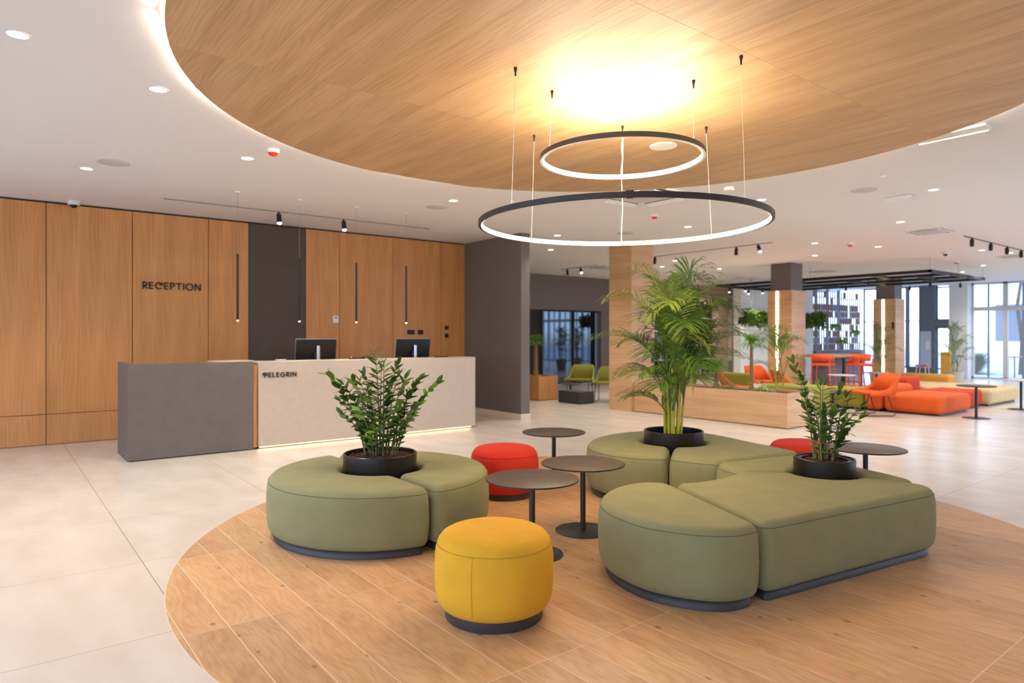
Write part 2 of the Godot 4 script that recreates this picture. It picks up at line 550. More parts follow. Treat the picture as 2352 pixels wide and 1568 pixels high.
func build_shell() -> void:
	var fl := structure("floor", "pale stone tile floor with a round inlay of oak planks")
	# round inlay of planks, 0.2 x 1.2 m, ends in line
	slab("screed", Vector3(-4.6, -0.3, -14.7), Vector3(26.0, -0.012, 5.4), M.tile_grout, fl)
	var disc := circle(DC, DR, 160)
	var inner := circle(DC, DR - 0.004, 160)
	var st := mb()
	plate(st, circle(DC, DR, 120), -0.012, -0.0006)
	obj("plank_bed", st, M.plank_grout, fl)
	var r := RandomNumberGenerator.new()
	r.seed = 4
	for i in 31:
		var x0 := 0.507 + 0.2 * i
		for k in 6:
			var z0 := -6.996 + 1.2 * k
			var g := 0.0019
			var rect := PackedVector2Array([Vector2(x0 + g, z0 + g), Vector2(x0 + 0.2 - g, z0 + g), Vector2(x0 + 0.2 - g, z0 + 1.2 - g), Vector2(x0 + g, z0 + 1.2 - g)])
			for q in Geometry2D.intersect_polygons(rect, inner):
				st = mb()
				var t := r.randf_range(0.80, 1.0)
				tint(st, t, r.randf_range(-0.02, 0.03))
				plate(st, q, -0.011, 0.0, Vector2(1.25, 0.62), Vector2(r.randf() - x0 * 1.25, r.randf()))
				obj("plank", st, M.plank, fl)
	# square tiles of 1.2 m round it; the far ones join into one sheet
	var far := mb()
	var tiles := []
	for i in range(-5, 22):
		for k in range(-10, 8):
			var x0 := 0.74 + 1.2 * i
			var z0 := -3.5 + 1.19 * k
			tiles.append([Vector2(x0 + 0.6, z0 + 0.6).distance_to(Vector2(2.5, -4.0)) + (100.0 if z0 > 0.5 or (x0 < -1.0) else 0.0), x0, z0])
	tiles.sort_custom(func(a, b): return a[0] < b[0])
	var count := 0
	for t in tiles:
		var g := 0.0016
		var lo := Vector2(clampf(t[1] + g, -4.2, 25.5), clampf(t[2] + g, -14.3, 5.0))
		var hi := Vector2(clampf(t[1] + 1.2 - g, -4.2, 25.5), clampf(t[2] + 1.19 - g, -14.3, 5.0))
		if hi.x - lo.x < 0.02 or hi.y - lo.y < 0.02: continue
		var rect := PackedVector2Array([lo, Vector2(hi.x, lo.y), hi, Vector2(lo.x, hi.y)])
		for q in Geometry2D.clip_polygons(rect, disc):
			if Geometry2D.is_polygon_clockwise(q): continue
			if count < 280:
				st = mb()
				plate(st, q, -0.011, 0.0)
				obj("tile", st, M.tile, fl)
				count += 1
			else:
				plate(far, q, -0.011, 0.0)
	var sheet := obj("tiling", far, M.tile, fl)
	sheet.set_meta("kind", "stuff")

	# ceiling slab
	var ce := structure("ceiling", "flat white plaster ceiling")
	slab("plaster", Vector3(-4.6, HC, -14.7), Vector3(8.7, HC + 0.3, 5.4), M.ceiling_paint, ce)
	slab("plaster", Vector3(8.7, HC, -14.7), Vector3(26.0, HC + 0.3, 2.5), M.ceiling_paint, ce)

	# reception wall of oak veneer panels with a dark panel
	var wn := structure("wall_north", "reception wall clad in tall oak veneer panels around one dark panel")
	slab("backing", Vector3(-4.4, 0, -10.75), Vector3(7.06, HC, -10.525), M.shadow_gap, wn)
	var xs := [-4.2, -3.37, -2.39, -1.41, -0.42, 0.557, 1.535, 2.519, 3.091, 3.982, 4.553, 5.541, 6.521, 7.045]
	for i in xs.size() - 1:
		var dark: bool = is_equal_approx(xs[i], 3.091)
		var m: Material = M.dark_fabric if dark else M.wall_veneer
		var zf := -10.51 if dark else -10.5
		slab("panel", Vector3(xs[i] + 0.004, 0.399, -10.525), Vector3(xs[i + 1] - 0.004, 3.125, zf), m, wn, 0.002)
		slab("panel", Vector3(xs[i] + 0.004, 0.006, -10.525), Vector3(xs[i + 1] - 0.004, 0.392, zf), m, wn, 0.002)
	# dark partition
	var wp := structure("wall_partition", "dark taupe partition wall at the end of the reception wall")
	slab("wall", Vector3(7.045, 0, -14.3), Vector3(7.235, HC, -8.8), M.dark_paint, wp)
	var bp := structure("baseboard_partition", "pale skirting along the foot of the dark partition")
	slab("board", Vector3(7.03, 0, -10.5), Vector3(7.25, 0.09, -8.785), M.skirting, bp)
	# far dark wall with the glazed opening
	var wb := structure("wall_back", "dark taupe wall above a wide opening of dark glass")
	slab("wall", Vector3(7.2, 2.165, -14.6), Vector3(21.95, HC, -14.26), M.dark_paint, wb)
	slab("wall", Vector3(14.5, 0, -14.6), Vector3(21.95, 2.165, -14.26), M.dark_paint, wb)
	slab("wall", Vector3(7.2, 0, -14.6), Vector3(10.2, 2.165, -14.26), M.dark_paint, wb)
	var d1 := structure("door_1", "dark reflective glass sliding doors in a black frame")
	for e in [[10.2, 11.72], [11.72, 12.35], [12.35, 13.57], [13.57, 14.42]]:
		var door: bool = e[1] == 12.35
		slab("pane" if not door else "door_leaf", Vector3(e[0] + 0.02, 0.06, -14.52), Vector3(e[1] - 0.02, 2.14, -14.49), M.shelf_dark if door else M.dark_mirror_glass, d1)
		slab("jamb", Vector3(e[1] - 0.03, 0, -14.53), Vector3(e[1] + 0.03, 2.165, -14.45), M.black_metal, d1)
	slab("head", Vector3(10.2, 2.12, -14.53), Vector3(14.5, 2.17, -14.45), M.black_metal, d1)
	slab("sill", Vector3(10.2, 0, -14.53), Vector3(14.5, 0.06, -14.45), M.black_metal, d1)
	# white wall behind the hanging planter, with the slim white pier beside the lattice
	var ww := structure("wall_white", "white wall behind the hanging planter")
	slab("wall", Vector3(17.72, 0, -11.85), Vector3(21.95, HC, -11.6), M.white_paint, ww)
	slab("wall", Vector3(21.8, 0, -14.6), Vector3(21.95, HC, -11.85), M.white_paint, ww)
	# south and west sides: long runs of glazing that let the daylight in
	glazing("window_1", "long glazed west front left of the reception desk", Vector3(-4.3, 0, -10.4), Vector3(-4.3, 0, 5.1), 10, 2.35)
	glazing("window_2", "long glazed south front facing the lounge", Vector3(8.7, 0, 2.3), Vector3(25.4, 0, 2.3), 11, 2.35)
	var wsouth := structure("wall_south", "plain white wall behind the viewer")
	slab("wall", Vector3(-4.4, 0, 5.0), Vector3(8.6, HC, 5.25), M.white_paint, wsouth)
	slab("wall", Vector3(8.55, 0, 2.2), Vector3(8.75, HC, 5.25), M.white_paint, wsouth)
	# east front: window, grey bay with high window and door, white pier, glazed doors
	var ea := structure("wall_east", "street front with a grey bay and a white pier between the windows")
	var X := 25.4
	slab("spandrel", Vector3(X, 0, -10.05), Vector3(X + 0.2, 0.3, -9.58), M.facade_grey, ea)
	slab("bay_panel", Vector3(X - 0.05, 0, -9.6), Vector3(X + 0.25, HC, -9.13), M.facade_grey, ea)
	slab("bay_panel", Vector3(X - 0.05, 1.72, -9.13), Vector3(X + 0.25, 1.95, -8.6), M.facade_grey, ea)
	slab("pier", Vector3(X - 0.3, 0, -8.62), Vector3(X + 0.25, HC, -8.08), M.outer_wall, ea)
	window_bay("window_3", "tall narrow window beside the grey bay", X + 0.1, -10.03, -9.62, 0.3, HC, [1.95], M.frame_blue_grey)
	window_bay("window_4", "bright square high window in the grey bay", X + 0.1, -9.13, -8.62, 1.95, 3.1, [], M.frame_blue_grey)
	window_bay("door_2", "glazed street door under the high window", X + 0.1, -9.13, -8.62, 0.0, 1.72, [0.3], M.frame_blue_grey)
	window_bay("window_5", "narrow slot window left of the lattice corner", X + 0.1, -11.55, -10.05, 0.3, HC, [1.95], M.frame_blue_grey)
	var z := -8.08
	var n := 6
	while z < 2.2:
		var z1 := minf(z + 0.93, 2.3)
		window_bay("window_%d" % n, "floor to ceiling glazed bay number %d from the white pier of the street front" % (n - 5), X + 0.1, z, z1, 0.02, HC, [2.3], M.frame_grey, true)
		z = z1
		n += 1

func window_bay(called: String, label: String, x: float, z0: float, z1: float, y0: float, y1: float, bars: Array, m: Material, split := false) -> void:
	var w := structure(called, label)
	var f := 0.065 if split else 0.05
	slab("jamb", Vector3(x - 0.04, y0, z0), Vector3(x + 0.04, y1, z0 + f), m, w)
	slab("jamb", Vector3(x - 0.04, y0, z1 - f), Vector3(x + 0.04, y1, z1), m, w)
	slab("rail", Vector3(x - 0.04, y0, z0), Vector3(x + 0.04, y0 + f, z1), m, w)
	slab("rail", Vector3(x - 0.04, y1 - f, z0), Vector3(x + 0.04, y1, z1), m, w)
	var ys := [y0 + f] + bars + [y1 - f]
	for b in bars: slab("transom", Vector3(x - 0.05, b - (0.07 if split else 0.02), z0), Vector3(x + 0.05, b + (0.07 if split else 0.02), z1), m, w)
	for i in ys.size() - 1:
		var zs := [z0 + f, (z0 + z1) / 2, z1 - f] if split else [z0 + f, z1 - f]
		for j in zs.size() - 1:
			slab("pane", Vector3(x - 0.002, ys[i], zs[j]), Vector3(x + 0.002, ys[i + 1], zs[j + 1]), M.pane_glass, w, 0.0005)
	if split: slab("mullion", Vector3(x - 0.035, y0, (z0 + z1) / 2 - 0.025), Vector3(x + 0.035, y1, (z0 + z1) / 2 + 0.025), M.frame_blue_grey, w)

func glazing(called: String, label: String, a: Vector3, b: Vector3, n: int, bar: float) -> void:
	var w := structure(called, label)
	var d := (b - a) / n
	var along := d.normalized()
	var across := Vector3(absf(along.z), 0, absf(along.x)) * 0.05
	for i in n + 1:
		var p := a + d * i
		slab("mullion", p - along.abs() * 0.035 - across, p + along.abs() * 0.035 + across + Vector3.UP * HC, M.frame_blue_grey, w)
	for i in n:
		var p := a + d * i
		var q := p + d
		for y in [[0.0, 0.06], [bar - 0.04, bar + 0.04], [HC - 0.06, HC]]:
			slab("transom", p - across + Vector3.UP * y[0], q + across + Vector3.UP * y[1], M.frame_blue_grey, w)
		for y in [[0.06, bar - 0.04], [bar + 0.04, HC - 0.06]]:
			slab("pane", p - across * 0.04 + Vector3.UP * y[0], q + across * 0.04 + Vector3.UP * y[1], M.pane_glass, w, 0.0005)

# ---------------------------------------------------------------- ceiling: oak raft, rings, lamps
func build_ceiling() -> void:
	# round raft of oak boards, hung just under the plaster, with a light line hidden on its rim
	var raft := thing("ceiling_raft", "large round oak board ceiling raft hung under the white ceiling", "ceiling panel", Vector3(DC.x, 3.1, DC.y))
	var inner := circle(Vector2.ZERO, DR - 0.002, 160)
	var st := mb()
	lathe(st, [Vector2(0, 0.012), Vector2(DR - 0.004, 0.012), Vector2(DR - 0.004, 0.026), Vector2(0, 0.026)], 128)
	obj("backing", st, M.raft_plank, raft)
	var r := RandomNumberGenerator.new()
	r.seed = 9
	for i in 31:
		var x0 := -3.1 + 0.2 * i
		for k in 4:
			var z0 := -6.3 - DC.y + 2.0 * k - 0.0
			var g := 0.0008
			var rect := PackedVector2Array([Vector2(x0 + g * 0.4, z0 + g), Vector2(x0 + 0.2 - g * 0.4, z0 + g), Vector2(x0 + 0.2 - g * 0.4, z0 + 2.0 - g), Vector2(x0 + g * 0.4, z0 + 2.0 - g)])
			for q in Geometry2D.intersect_polygons(rect, inner):
				st = mb()
				tint(st, r.randf_range(0.91, 1.0), r.randf_range(-0.01, 0.02))
				plate(st, q, 0.0, 0.012, Vector2(1.3, 0.22), Vector2(r.randf() - x0 * 1.3, r.randf()))
				obj("board", st, M.raft_plank, raft)
	st = mb()
	lathe(st, [Vector2(DR - 0.05, 0.028), Vector2(DR - 0.02, 0.028), Vector2(DR - 0.02, 0.046), Vector2(DR - 0.05, 0.046)], 128)
	obj("led_strip", st, M.led_cove, raft)
	for k in 16:
		var d := Vector3(cos(TAU * k / 16), 0, sin(TAU * k / 16))
		area(Vector3(DC.x, 3.138, DC.y) + d * (DR - 0.012), Vector3(DC.x, 3.138, DC.y) + d * (DR + 1.0), Vector2(1.1, 0.016), 0.3, Color(1.0, 0.93, 0.84))
	# round speaker in the raft
	st = mb()
	lathe(st, [Vector2(0.12, 0.0), Vector2(0.125, -0.006), Vector2(0.118, -0.012), Vector2(0.0, -0.013)], 40)
	var sp := obj("ceiling_speaker", st, M.white_plastic, self, Vector3(4.72, 3.1, -3.87))
	tag(sp, "round white speaker grille set in the oak ceiling raft", "speaker")
	used["ceiling_speaker"] = 0
	# pendant rings
	ring_pendant("large dark ring pendant glowing on its inner side, hung lowest over the seats", Vector3(3.612, 2.215, -3.345), 1.03, 0.034, [[2.615, -3.323], [3.583, -2.344], [3.615, -4.339], [4.573, -3.311]], 24, 0.31)
	ring_pendant("small dark ring pendant glowing on its inner side, hung just below the oak raft", Vector3(3.60, 2.69, -3.335), 0.58, 0.036, [[3.06, -3.479], [3.676, -2.761], [4.021, -3.712]], 16, 0.58)

	# recessed downlights
	var spots := [[0.12, -4.81], [0.93, -5.27], [0.78, -8.21], [1.98, -6.77], [4.69, -7.25], [7.72, -8.64], [8.89, -10.15], [8.75, -6.68], [7.76, -4.78], [8.85, -3.2], [10.94, -4.41], [12.17, -6.4], [13.62, -5.89], [14.0, -7.36], [12.42, -9.84], [13.25, -10.9], [14.84, -10.34], [15.82, -4.84], [19.23, -5.85], [20.73, -6.79], [24.2, -7.39], [16.78, -4.63]]
	var where := ["nearest the upper left corner of the picture", "nearest the left rim of the oak raft", "above the left end of the oak reception wall", "beside the red alarm near the oak raft", "above the pale end of the reception desk", "inside the large ring, just above the dark partition end", "second of the pair near the dark partition, just under the large ring", "seen through the right part of the large pendant ring", "just right of the large pendant ring", "right of the small white box, nearest the right edge", "below the white box lamp, left of the square diffuser", "above the grey pillar top, upper of two in line", "right of the grey pillar, near the red ceiling alarm", "above the grey pillar top, lower of two in line", "beside the palm top, upper right of a pair", "beside the palm top, lower left of a pair", "between the palm top and the grey pillar", "beside the right-hand track of black spotlights", "upper one above the right corner of the black ceiling grid", "lower one above the right corner of the black ceiling grid", "farthest one near the street front", "at the right edge below the black track"]
	for i in spots.size():
		var p := Vector3(spots[i][0], HC, spots[i][1])
		var o := thing("downlight", "round recessed downlight " + where[i], "downlight", p, 0.0, "recessed downlights in the white ceiling")
		st = mb()
		lathe(st, [Vector2(0.058, 0.0), Vector2(0.068, -0.001), Vector2(0.067, -0.006), Vector2(0.056, -0.007), Vector2(0.054, 0.0)], 28)
		obj("trim_ring", st, M.white_plastic, o)
		st = mb()
		lathe(st, [Vector2(0.056, -0.0005), Vector2(0.056, -0.004), Vector2(0.0, -0.0042)], 28)
		obj("lamp_face", st, M.lamp_face, o)
		spot(p + Vector3.DOWN * 0.02, p + Vector3.DOWN, 3.1, 62.0)
	# more of the same lamps behind and beside the viewer, outside the frame
	for e in [[-2.2, -6.8], [-2.2, -2.6], [-2.0, 1.6], [1.6, 2.0], [5.2, 1.6], [8.6, 0.4], [12.2, 0.4], [16.0, 0.4], [12.2, -2.6], [16.2, -1.6], [20.2, -2.6], [23.4, -4.2], [19.3, -13.3], [17.2, -13.4]]:
		var p := Vector3(e[0], HC, e[1])
		var o := thing("downlight", "recessed downlight of the ceiling outside the picture", "downlight", p, 0.0, "downlights out of view")
		st = mb()
		lathe(st, [Vector2(0.058, 0.0), Vector2(0.068, -0.001), Vector2(0.067, -0.006), Vector2(0.056, -0.007), Vector2(0.054, 0.0)], 20)
		obj("trim_ring", st, M.white_plastic, o)
		st = mb()
		lathe(st, [Vector2(0.056, -0.0005), Vector2(0.056, -0.004), Vector2(0.0, -0.0042)], 20)
		obj("lamp_face", st, M.lamp_face, o)
		spot(p + Vector3.DOWN * 0.02, p + Vector3.DOWN, 3.1, 62.0)

	# flat round speakers in the plaster
	for e in [[0.97, -7.77, "beside the downlight left of the reception sign"], [4.73, -7.73, "beside the downlight above the pale desk"], [8.46, -7.75, "seen through the large pendant ring"], [8.22, -3.72, "right of the pendant ring near the white box lamp"]]:
		st = mb()
		lathe(st, [Vector2(0.145, 0.0), Vector2(0.147, -0.006), Vector2(0.135, -0.010), Vector2(0.0, -0.012)], 40)
		var o := obj(numbered("ceiling_speaker"), st, M.grey_plastic, self, Vector3(e[0], HC, e[1]))
		tag(o, "flat round pale ceiling speaker " + e[2], "speaker", "round speakers in the white ceiling")
	# fire alarms, white base with a red dome
	for e in [[2.08, -6.31, 1.0, "near the rim of the oak raft"], [7.52, -6.33, 1.0, "seen through the large pendant ring"], [12.75, -6.02, 1.0, "right of the large pendant ring above the pillar"], [17.74, -5.93, 1.0, "above the right corner of the black ceiling grid"], [18.16, -11.55, 1.0, "above the hanging green planter"]]:
		var o := thing("fire_alarm", "red domed fire alarm on the ceiling " + e[3], "alarm", Vector3(e[0], HC, e[1]), 0.0, "red alarms on the ceiling")
		st = mb()
		lathe(st, [Vector2(0.0, -0.034), Vector2(0.052, -0.034), Vector2(0.056, -0.028), Vector2(0.056, 0.0)], 28)
		obj("base", st, M.white_plastic, o)
		st = mb()
		lathe(st, [Vector2(0.0, -0.062), Vector2(0.022, -0.060), Vector2(0.036, -0.053), Vector2(0.046, -0.034)], 28)
		obj("dome", st, M.red_plastic, o)
	# small detectors and sprinklers
	for e in [[6.85, -4.64, 0.06, 0.035, "small white box sensor on the ceiling above the large ring"], [7.68, -3.26, 0.035, 0.02, "tiny white sprinkler cap on the ceiling at right"], [5.32, -6.83, 0.03, 0.015, "tiny white sprinkler cap on the ceiling left of the large ring"]]:
		st = mb()
		lathe(st, [Vector2(0.0, -e[3]), Vector2(e[2] * 0.85, -e[3]), Vector2(e[2], -e[3] * 0.7), Vector2(e[2], 0)], 20)
		tag(obj(numbered("ceiling_sensor"), st, M.white_plastic, self, Vector3(e[0], HC, e[1])), e[4], "sensor")
	# white box lamp (emergency light) and the slim flap fitting at the raft's right rim
	var el := thing("emergency_light", "small white boxed emergency light on the ceiling right of the rings", "lamp", Vector3(8.96, HC, -3.62))
	st = mb(); bx(st, Vector3(0, -0.022, 0), Vector3(0.12, 0.044, 0.30), 0.006); obj("housing", st, M.white_plastic, el)
	st = mb(); bx(st, Vector3(0, -0.05, 0), Vector3(0.10, 0.014, 0.27), 0.004); obj("lens", st, M.white_paint, el)
	var fx := thing("ceiling_flap", "slim white hinged air flap at the right rim of the oak raft", "air vent", Vector3(6.5, HC, -2.215))
	st = mb(); bx(st, Vector3(0.0, -0.010, 0), Vector3(0.16, 0.02, 0.56), 0.003); obj("frame", st, M.white_plastic, fx)
	st = mb(); bx(st, Vector3(0.055, -0.03, 0), Vector3(0.045, 0.012, 0.53), 0.003, Basis(Vector3.FORWARD, -0.5)); obj("flap", st, M.white_paint, fx)
	# air conditioning cassettes
	cassette(Vector3(6.39, HC, -5.54), 0.9, "square air conditioning cassette with open flaps behind the large ring", true)
	cassette(Vector3(12.3, HC, -4.5), 0.62, "square ceiling air diffuser left of the right-hand spotlight track", false)
	cassette(Vector3(17.61, HC, -9.06), 0.62, "square ceiling air diffuser above the black ceiling grid", false)
	cassette(Vector3(12.3, HC, -11.9), 0.8, "square ceiling air diffuser behind the wood column", false)
	cassette(Vector3(17.6, HC, -4.75), 0.62, "square ceiling air diffuser at the right edge of the picture", false)
	# tracks with spotlights
	track("long thin grey track with two lit spots above the reception desk", Vector3(1.73, HC, -9.38), Vector3(5.6, HC, -9.38), [[3.17, -9.38, 0.0, 0.25, true], [4.13, -9.38, 0.0, 0.25, true]], M.cable_grey, "above the reception desk")
	track("thin track with three small spots between the column and the pillar", Vector3(11.43, HC, -9.75), Vector3(11.43, HC, -6.83), [[11.43, -9.6, 0.5, -0.5, false], [11.43, -7.58, 0.5, -0.4, false], [11.43, -7.11, -0.3, 0.5, true]], M.cable_grey, "between the wood column and the pillar")
	track("black track with four dark spots at the right edge", Vector3(13.33, HC, -4.34), Vector3(17.2, HC, -4.34), [[13.7, -4.34, -0.7, 0.2, false], [14.65, -4.34, -0.7, 0.2, false], [15.55, -4.34, -0.7, 0.2, false], [16.4, -4.34, -0.7, 0.2, false]], M.black_metal, "at the right edge of the picture")
	track("short thin track in front of the far dark wall", Vector3(11.7, HC, -12.95), Vector3(11.7, HC, -11.6), [[11.7, -12.72, 0.5, -0.3, false], [11.7, -12.23, -0.2, 0.6, true]], M.cable_grey, "in front of the far dark wall")
	# dome cameras
	for e in [[0.84, -10.3, "white dome camera above the left end of the oak wall"], [15.55, -5.4, "white dome camera on the ceiling above the right lounge"]]:
		var o := thing("dome_camera", e[2], "camera", Vector3(e[0], HC, e[1]))
		st = mb()
		lathe(st, [Vector2(0.045, -0.052), Vector2(0.068, -0.048), Vector2(0.072, -0.03), Vector2(0.07, 0.0)], 28)
		obj("housing", st, M.white_plastic, o)
		st = mb()
		lathe(st, [Vector2(0.0, -0.092), Vector2(0.02, -0.088), Vector2(0.037, -0.074), Vector2(0.045, -0.050)], 24)
		obj("dome", st, M.smoked_glass, o)
	# four slim pendants over the desk
	var pl := ["leftmost, in front of the oak panel", "in front of the dark panel", "third from the left", "rightmost, above the second monitor"]
	for i in 4:
		var p := Vector3([2.35, 3.11, 3.89, 4.65][i], HC, -8.42)
		var o := thing("tube_pendant", "slim black tube pendant over the reception desk, " + pl[i], "pendant lamp", p, 0.0, "tube pendants over the desk")
		st = mb(); lathe(st, [Vector2(0.0, -0.012), Vector2(0.03, -0.012), Vector2(0.032, 0.0)], 20); obj("ceiling_cap", st, M.white_plastic, o)
		st = mb(); tube(st, [Vector3(0, -0.012, 0), Vector3(0, -0.75, 0)], 0.0016, 6); obj("cable", st, M.cable_grey, o)
		st = mb(); lathe(st, [Vector2(0.0125, -1.552), Vector2(0.0135, -1.55), Vector2(0.0135, -0.752), Vector2(0.010, -0.75), Vector2(0.0, -0.75)], 16); obj("tube", st, M.black_metal, o)
		st = mb(); lathe(st, [Vector2(0.0, -1.566), Vector2(0.009, -1.564), Vector2(0.012, -1.556), Vector2(0.012, -1.548)], 16); obj("lamp_tip", st, M.lamp_face, o)
		spot(p + Vector3(0, -1.58, 0), p + Vector3(0, -3, 0), 0.35, 40.0, Color(1, 0.88, 0.72), 0.012)

func ring_pendant(label: String, c: Vector3, rad: float, hgt: float, anchors: Array, nseg: int, e: float) -> void:
	var o := thing("ring_pendant", label, "pendant lamp", c, 0.0, "ring pendants under the oak raft")
	var st := mb()
	var h := hgt / 2.0
	lathe(st, [Vector2(rad - 0.012, -h), Vector2(rad + 0.008, -h), Vector2(rad + 0.010, -h + 0.002), Vector2(rad + 0.010, h - 0.002), Vector2(rad + 0.008, h), Vector2(rad - 0.012, h)], 128)
	obj("band", st, M.bronze_metal, o)
	st = mb()
	lathe(st, [Vector2(rad - 0.012, h), Vector2(rad - 0.016, h - 0.003), Vector2(rad - 0.016, -h + 0.003), Vector2(rad - 0.012, -h)], 128)
	obj("led_strip", st, M.led_warm, o)
	var away := Vector3(c.x, 0, c.z).normalized()
	st = mb()
	if rad > 0.8:
		bx(st, (-away).rotated(Vector3.UP, 0.045) * (rad + 0.002), Vector3(0.045, hgt + 0.010, 0.03), 0.003, Basis(Vector3.UP, -deg_to_rad(42.5)))
		obj("joint_clip", st, M.bronze_metal, o)
		st = mb()
	bx(st, away * (rad - 0.02), Vector3(0.014, hgt + 0.004, 0.02), 0.003, Basis(Vector3.UP, -deg_to_rad(42.5)))
	obj("inner_clip", st, M.cable_white, o)
	for a in anchors:
		var top := Vector3(a[0] - c.x, 3.1 - c.y, a[1] - c.z)
		var flat := Vector3(top.x, 0, top.z).normalized() * rad
		st = mb(); tube(st, [top + Vector3.DOWN * 0.05, flat + Vector3.UP * h], 0.0018, 6); obj("cable", st, M.cable_white, o)
		st = mb(); lathe(st, [Vector2(0.0, -0.055), Vector2(0.005, -0.055), Vector2(0.006, -0.03), Vector2(0.011, -0.012), Vector2(0.011, 0.0)], 14, top); obj("anchor", st, M.black_metal, o)
	# feed cable from the raft to the far side of the ring
	var far := away * (rad - 0.01) + Vector3.UP * h
	var top2 := Vector3(4.021 - c.x, 3.1 - c.y, -3.712 - c.z)
	var pts := []
	for k in 17:
		var t := k / 16.0
		var p := top2.lerp(far, t)
		var s := smoothstep(0.25, 1.0, t)
		pts.append(Vector3(lerpf(top2.x, far.x, s), p.y, lerpf(top2.z, far.z, s)) + Vector3(0.006, 0, 0.004) * sin(t * 11.0) * (1.0 - t) * t * 4.0)
	st = mb(); tube(st, pts, 0.004, 7); obj("feed_cable", st, M.cable_white, o)
	for k in nseg:
		var a := TAU * (k + 0.5) / nseg
		var d := Vector3(cos(a), 0, sin(a))
		area(c + d * (rad - 0.022), c, Vector2(TAU * rad / nseg * 0.96, hgt), e, Color(1.0, 0.92, 0.79))

func cassette(at: Vector3, s: float, label: String, flaps: bool) -> void:
	var o := thing("air_diffuser", label, "air vent", at)
	var st := mb()
	bx(st, Vector3(0, -0.008, 0), Vector3(s, 0.016, s), 0.004); obj("frame", st, M.white_plastic, o)
	st = mb(); bx(st, Vector3(0, -0.022, 0), Vector3(s * 0.55, 0.014, s * 0.55), 0.004); obj("grille", st, M.grey_plastic, o)
	for k in 4:
		var b := Basis(Vector3.UP, TAU * k / 4)
		st = mb(); bx(st, b * Vector3(s * 0.41, -0.017, 0), (b * Vector3(s * 0.09, 0.004, s * 0.62)).abs(), 0.001); obj("slot", st, M.shadow_gap, o)
		st = mb(); bx(st, b * Vector3(s * 0.43, -0.035 if flaps else -0.024, 0), Vector3(s * 0.085, 0.008, s * 0.6), 0.002, b * Basis(Vector3.FORWARD, 0.5 if flaps else 0.15)); obj("flap", st, M.white_paint, o)

func track(label: String, a: Vector3, b: Vector3, heads: Array, m: Material, place: String) -> void:
	var o := thing("light_track", label, "light track", a)
	var st := mb()
	var d := b - a
	bx(st, d / 2 + Vector3.DOWN * 0.006, d.abs() + Vector3(0.022, 0.012, 0.022), 0.002)
	obj("rail", st, m, o)
	var nth := ["first", "second", "third", "fourth"]
	for i in heads.size():
		var h: Array = heads[i]
		var s := thing("track_spotlight", "%s small black cylinder spotlight on the track %s%s" % [nth[i], place, ", lit" if h[4] else ""], "spotlight", Vector3(h[0], HC - 0.012, h[1]), 0.0, "track spotlights")
		st = mb(); lathe(st, [Vector2(0.0, -0.03), Vector2(0.014, -0.03), Vector2(0.016, -0.02), Vector2(0.016, 0.0)], 14); obj("mount", st, M.black_metal, s)
		var dir := Vector3(h[2], -1.0, h[3]).normalized()
		var q := Quaternion(Vector3.DOWN, dir)
		st = mb()
		lathe(st, [Vector2(0.0, -0.125), Vector2(0.030, -0.125), Vector2(0.033, -0.13), Vector2(0.033, -0.005), Vector2(0.029, 0.0), Vector2(0.0, 0.0)], 20)
		var body := obj("body", st, M.black_metal, s, Vector3(0, -0.03, 0))
		body.quaternion = q
		if h[4]:
			st = mb()
			lathe(st, [Vector2(0.0, -0.152), Vector2(0.016, -0.149), Vector2(0.028, -0.139), Vector2(0.031, -0.128)], 18)
			var lf := obj("lamp_face", st, M.lamp_face, s, Vector3(0, -0.03, 0))
			lf.quaternion = q
			spot(s.position + Vector3(0, -0.03, 0) + dir * 0.17, s.position + dir * 2.0, 2.0, 38.0)

# ---------------------------------------------------------------- reception desk and its wall
# flat raised lettering made of strokes; each stroke is a list of points on a unit-high grid
func arc(c: Vector2, r: Vector2, a0: float, a1: float, n := 12) -> PackedVector2Array:
	var p := PackedVector2Array()
	for k in n + 1:
		var a := deg_to_rad(lerpf(a0, a1, float(k) / n))
		p.append(c + Vector2(cos(a) * r.x, sin(a) * r.y))
	return p

func line(a: Array) -> PackedVector2Array:
	var p := PackedVector2Array()
	for i in range(0, a.size(), 2): p.append(Vector2(a[i], a[i + 1]))
	return p

